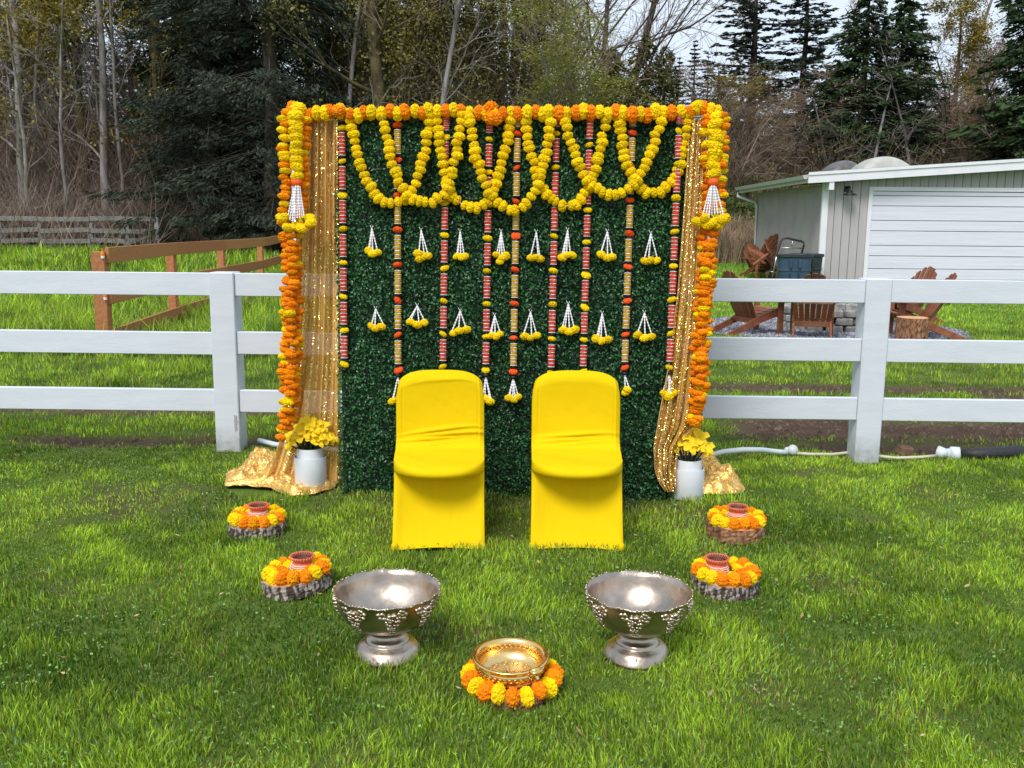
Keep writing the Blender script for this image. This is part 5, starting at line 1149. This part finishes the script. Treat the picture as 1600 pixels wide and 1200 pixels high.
# ------------------------------------------------------------------ silver punch bowls
def punch_bowl(px, lab, rz, first=None):
    p = G(px, 1021 if px < 800 else 1024); 
    if first is not None: o = copy_tree(first); o.location = (p[0], p[1], 0); o.rotation_euler.z = rz; tag(o, lab); return o
    o = thing('punch_bowl', lab, 'bowl', (p[0], p[1], 0), rz, 'large tarnished silver bowls')
    MB().lathe([(0, .0), (.126, .0), (.130, .004), (.128, .012), (.121, .022), (.115, .034), (.104, .046), (.085, .054), (.083, .058), (.082, .064), (.076, .070), (.066, .076), (.062, .086), (.060, .094), (.064, .100), (.070, .104), (.066, .108), (0, .108)], 72).build('foot', M['silver'], o, True)
    def rim(t): return .0022 * math.sin(t * 12) + .0012 * math.sin(t * 31)
    prof = [(.066, .108), (.085, .112), (.112, .122), (.140, .138), (.163, .160), (.180, .188), (.190, .216), (.194, .240), (.197, .256), (.199, .262), (.195, .2615), (.186, .240), (.181, .218), (.170, .191), (.152, .166), (.130, .146), (.10, .127), (.05, .118), (0, .116)]
    n = 96; V = []; 
    for k, (r_, z_) in enumerate(prof):
        for j in range(n): t = j * 2 * math.pi / n; f = 1 if k in (8, 9, 10) else 0; V.append((r_ * math.cos(t) * (1 + f * .3 * rim(t)), r_ * math.sin(t) * (1 + f * .3 * rim(t)), z_ + f * rim(t)))
    MB().add(V, [(k * n + j, k * n + (j + 1) % n, (k + 1) * n + (j + 1) % n, (k + 1) * n + j) for k in range(len(prof) - 1) for j in range(n)]).build('bowl_body', M['silver'], o, True)
    g2 = np.random.default_rng(9); ico = bmesh.new(); bmesh.ops.create_icosphere(ico, subdivisions=1, radius=1); iv = np.array([v.co[:] for v in ico.verts]); fi = [tuple(v.index for v in f.verts) for f in ico.faces]; ico.free()
    def R_(z): return float(np.interp(z, [.122, .138, .16, .188, .216, .24, .262], [.112, .14, .163, .18, .19, .194, .199]))
    b = MB()
    for k in range(80):
        t = k * 2 * math.pi / 80 + g2.normal(0, .01); b.add(iv * g2.uniform(.002, .0055) + [.199 * math.cos(t), .199 * math.sin(t), .262 + rim(t) + g2.normal(0, .002)], fi)
    b.build('rim_vine', M['silver_relief'], o, True)
    cl = MB()
    for row in range(7):
        cnt = [3, 4, 5, 4, 3, 2, 2][row]
        for i in range(cnt):
            z = .232 - row * .0125 + g2.normal(0, .002); x = (i - (cnt - 1) / 2) * .011 + g2.normal(0, .0025); rr_ = R_(z) + .003; cl.add(iv * g2.uniform(.0065, .0095) + [rr_ * math.cos(x / rr_), rr_ * math.sin(x / rr_), z], fi)
    for sx in (-1, 1):            # vine leaves beside the grapes
        for i in range(9):
            x = sx * (.028 + .008 * (i % 3)) + g2.normal(0, .003); z = .244 - .013 * (i // 3) - .01 * (i % 3 == 0) + g2.normal(0, .003); rr_ = R_(z) + .000; cl.add(iv * [.005, .011, .009] * g2.uniform(.8, 1.2) + [rr_ * math.cos(x / rr_), rr_ * math.sin(x / rr_), z], fi)
        if sx > 5: cl.tube([( (R_(z) + .005) * math.cos(x / .19), (R_(z) + .005) * math.sin(x / .19), z) for x, z in [(sx * (.03 + .008 * i), .243 - .003 * math.sin(i)) for i in range(7)]], .003, 5)
    cm = cl.mesh('grape_cluster', M['silver_relief'], True)
    for k in range(8): link('grape_cluster', cm, o, None, (0, 0, k * math.pi / 4 + .12 + g2.normal(0, .03)), (1, 1, 1))
    return o
pb = punch_bowl(606, 'large tarnished silver pedestal bowl with grape relief, on the grass at the left', .1)
punch_bowl(995, 'large tarnished silver pedestal bowl with grape relief, on the grass at the right', .45, pb)
for px in (606, 995): q = G(px, 1022); NOGRASS.append((q[0], q[1], .112, .112))
# ------------------------------------------------------------------ grass
def over(cx, cy, rx, ry): return None
ch = [lawn('a', -2.8, 2.8, 1.75, 3.3, 17000, .035, .0042, 1), lawn('b', -3.4, 3.4, 3.3, 4.8, 12500, .037, .0048, 2), lawn('c', -4.4, 4.4, 4.8, 6.6, 7400, .039, .0058, 3)]
grass_obj('lawn_grass', ch, 'short uneven lawn grass in front of the white fence')
FP = lambda x, y: ~((x < -2.2) & (y > 11.2))
ch = [lawn('d', -6.5, 6.5, 6.6, 10, 2400, .045, .008, 4), lawn('e', -9, 10, 10, 16, 800, .055, .014, 5, False, FP), lawn('f', -14, 19, 16, 24, 330, .06, .024, 6, False, FP), lawn('g', -20, 24, 24, 34, 130, .08, .04, 7, False)]
grass_obj('field_grass', ch, 'grass of the field beyond the white fence')
ch = [lawn('h', -9, -2.2, 11.2, 16, 900, .26, .013, 8, True, lambda x, y: x < -2.0), lawn('i', -13, -2.2, 16, 24, 350, .32, .020, 9, True), lawn('j', -4.2, -2.6, 8.2, 10.2, 1500, .13, .010, 10, True, lambda x, y: fbm(x, y, .8, 4) > .45), lawn('k', -18, -2, 24, 31, 120, .30, .035, 15, True)]
grass_obj('tall_grass', ch, 'tall lush grass round the brown timber fence on the left')
# dry litter along the fence lines
g = np.random.default_rng(44); n = 26000; x = g.uniform(-7, 9, n); y = g.uniform(6.3, 10.2, n); S = soil(x, y); k = (g.random(n) < S * .55) & (np.abs(x) < .6 * y); x, y = x[k], y[k]; n = len(x)
c = np.array([.30, .20, .11]) * g.uniform(.35, 1.15, (n, 1)); V, F, C = blades(x, y, g.uniform(.008, .03, n), g.uniform(.004, .010, n), c, True, 3.0, 45)
grass_obj('dry_litter', [(V, F, C)], 'dry brown stalks lying on the bare soil')['category'] = 'litter'
# earth clods
g = np.random.default_rng(46); n = 9000; x = g.uniform(-7, 9, n); y = g.uniform(6.5, 10.0, n); S = soil(x, y); k = (g.random(n) < (S - .3) * 1.3) & (np.abs(x) < .6 * y); x, y = x[k], y[k]; n = len(x)
s = g.uniform(.008, .03, n); tet = np.array([[-1, -.8, 0], [1, -.7, 0], [.1, 1, 0], [-.2, .1, .9], [.5, .1, .7]]); V = tet[None] * g.uniform(.5, 1.4, (n, 5, 3)) * s[:, None, None] + np.stack([x, y, gz(x, y) - .02], -1)[:, None]
F = (np.arange(n)[:, None, None] * 5 + np.array([[0, 1, 4], [1, 2, 4], [2, 4, 3], [2, 0, 3], [0, 4, 3]])[None]).reshape(-1, 3)
o = link('clods', npmesh('clods', V.reshape(-1, 3), F, pbr('clod', (.06, .038, .026), .95, c2=(.12, .08, .055), nscale=9, island=.4))); tag(o, 'dark clods of turned earth beyond the white fence', 'soil', kind='stuff')

# clover, weeds and fallen leaves in the turf
g = np.random.default_rng(71); n = 26000; x = g.uniform(-3.6, 3.6, n); y = g.uniform(1.8, 6.4, n); k = (g.random(n) < .1 + 1.1 * sstep((fbm(x, y, .35, 81) - .5) / .15)) & (np.abs(x) < .6 * y + .3)
for ex, ey, rx, ry in NOGRASS: k &= ((x - ex) / rx) ** 2 + ((y - ey) / ry) ** 2 > 1
x, y = x[k], y[k]; V, F = leaf_quads(np.stack([x, y, gz(x, y) + g.uniform(.012, .036, len(x))], -1), .009, g, flat=.6, stretch=1.2)
o = link('clover', npmesh('clover', V, F, pbr('clover', (.12, .26, .04), .6, c2=(.24, .40, .10), nscale=5, island=.4, transl=.2))); tag(o, 'small clover and weed leaves scattered through the lawn', 'clover', kind='stuff')
g = np.random.default_rng(72); n = 420; x = g.uniform(-3.6, 3.6, n); y = g.uniform(1.8, 6.4, n); k = np.abs(x) < .6 * y + .3
for ex, ey, rx, ry in NOGRASS: k &= ((x - ex) / rx) ** 2 + ((y - ey) / ry) ** 2 > 1
x, y = x[k], y[k]; V, F = leaf_quads(np.stack([x, y, gz(x, y) + g.uniform(.015, .035, len(x))], -1), .009, g, flat=.6, stretch=3)
o = link('leaf_litter', npmesh('leaf_litter', V, F, pbr('dead_leaf', (.25, .15, .07), .9, c2=(.45, .34, .18), nscale=9, island=.4))); tag(o, 'bits of dead leaf and straw lying in the lawn', 'litter', kind='stuff')
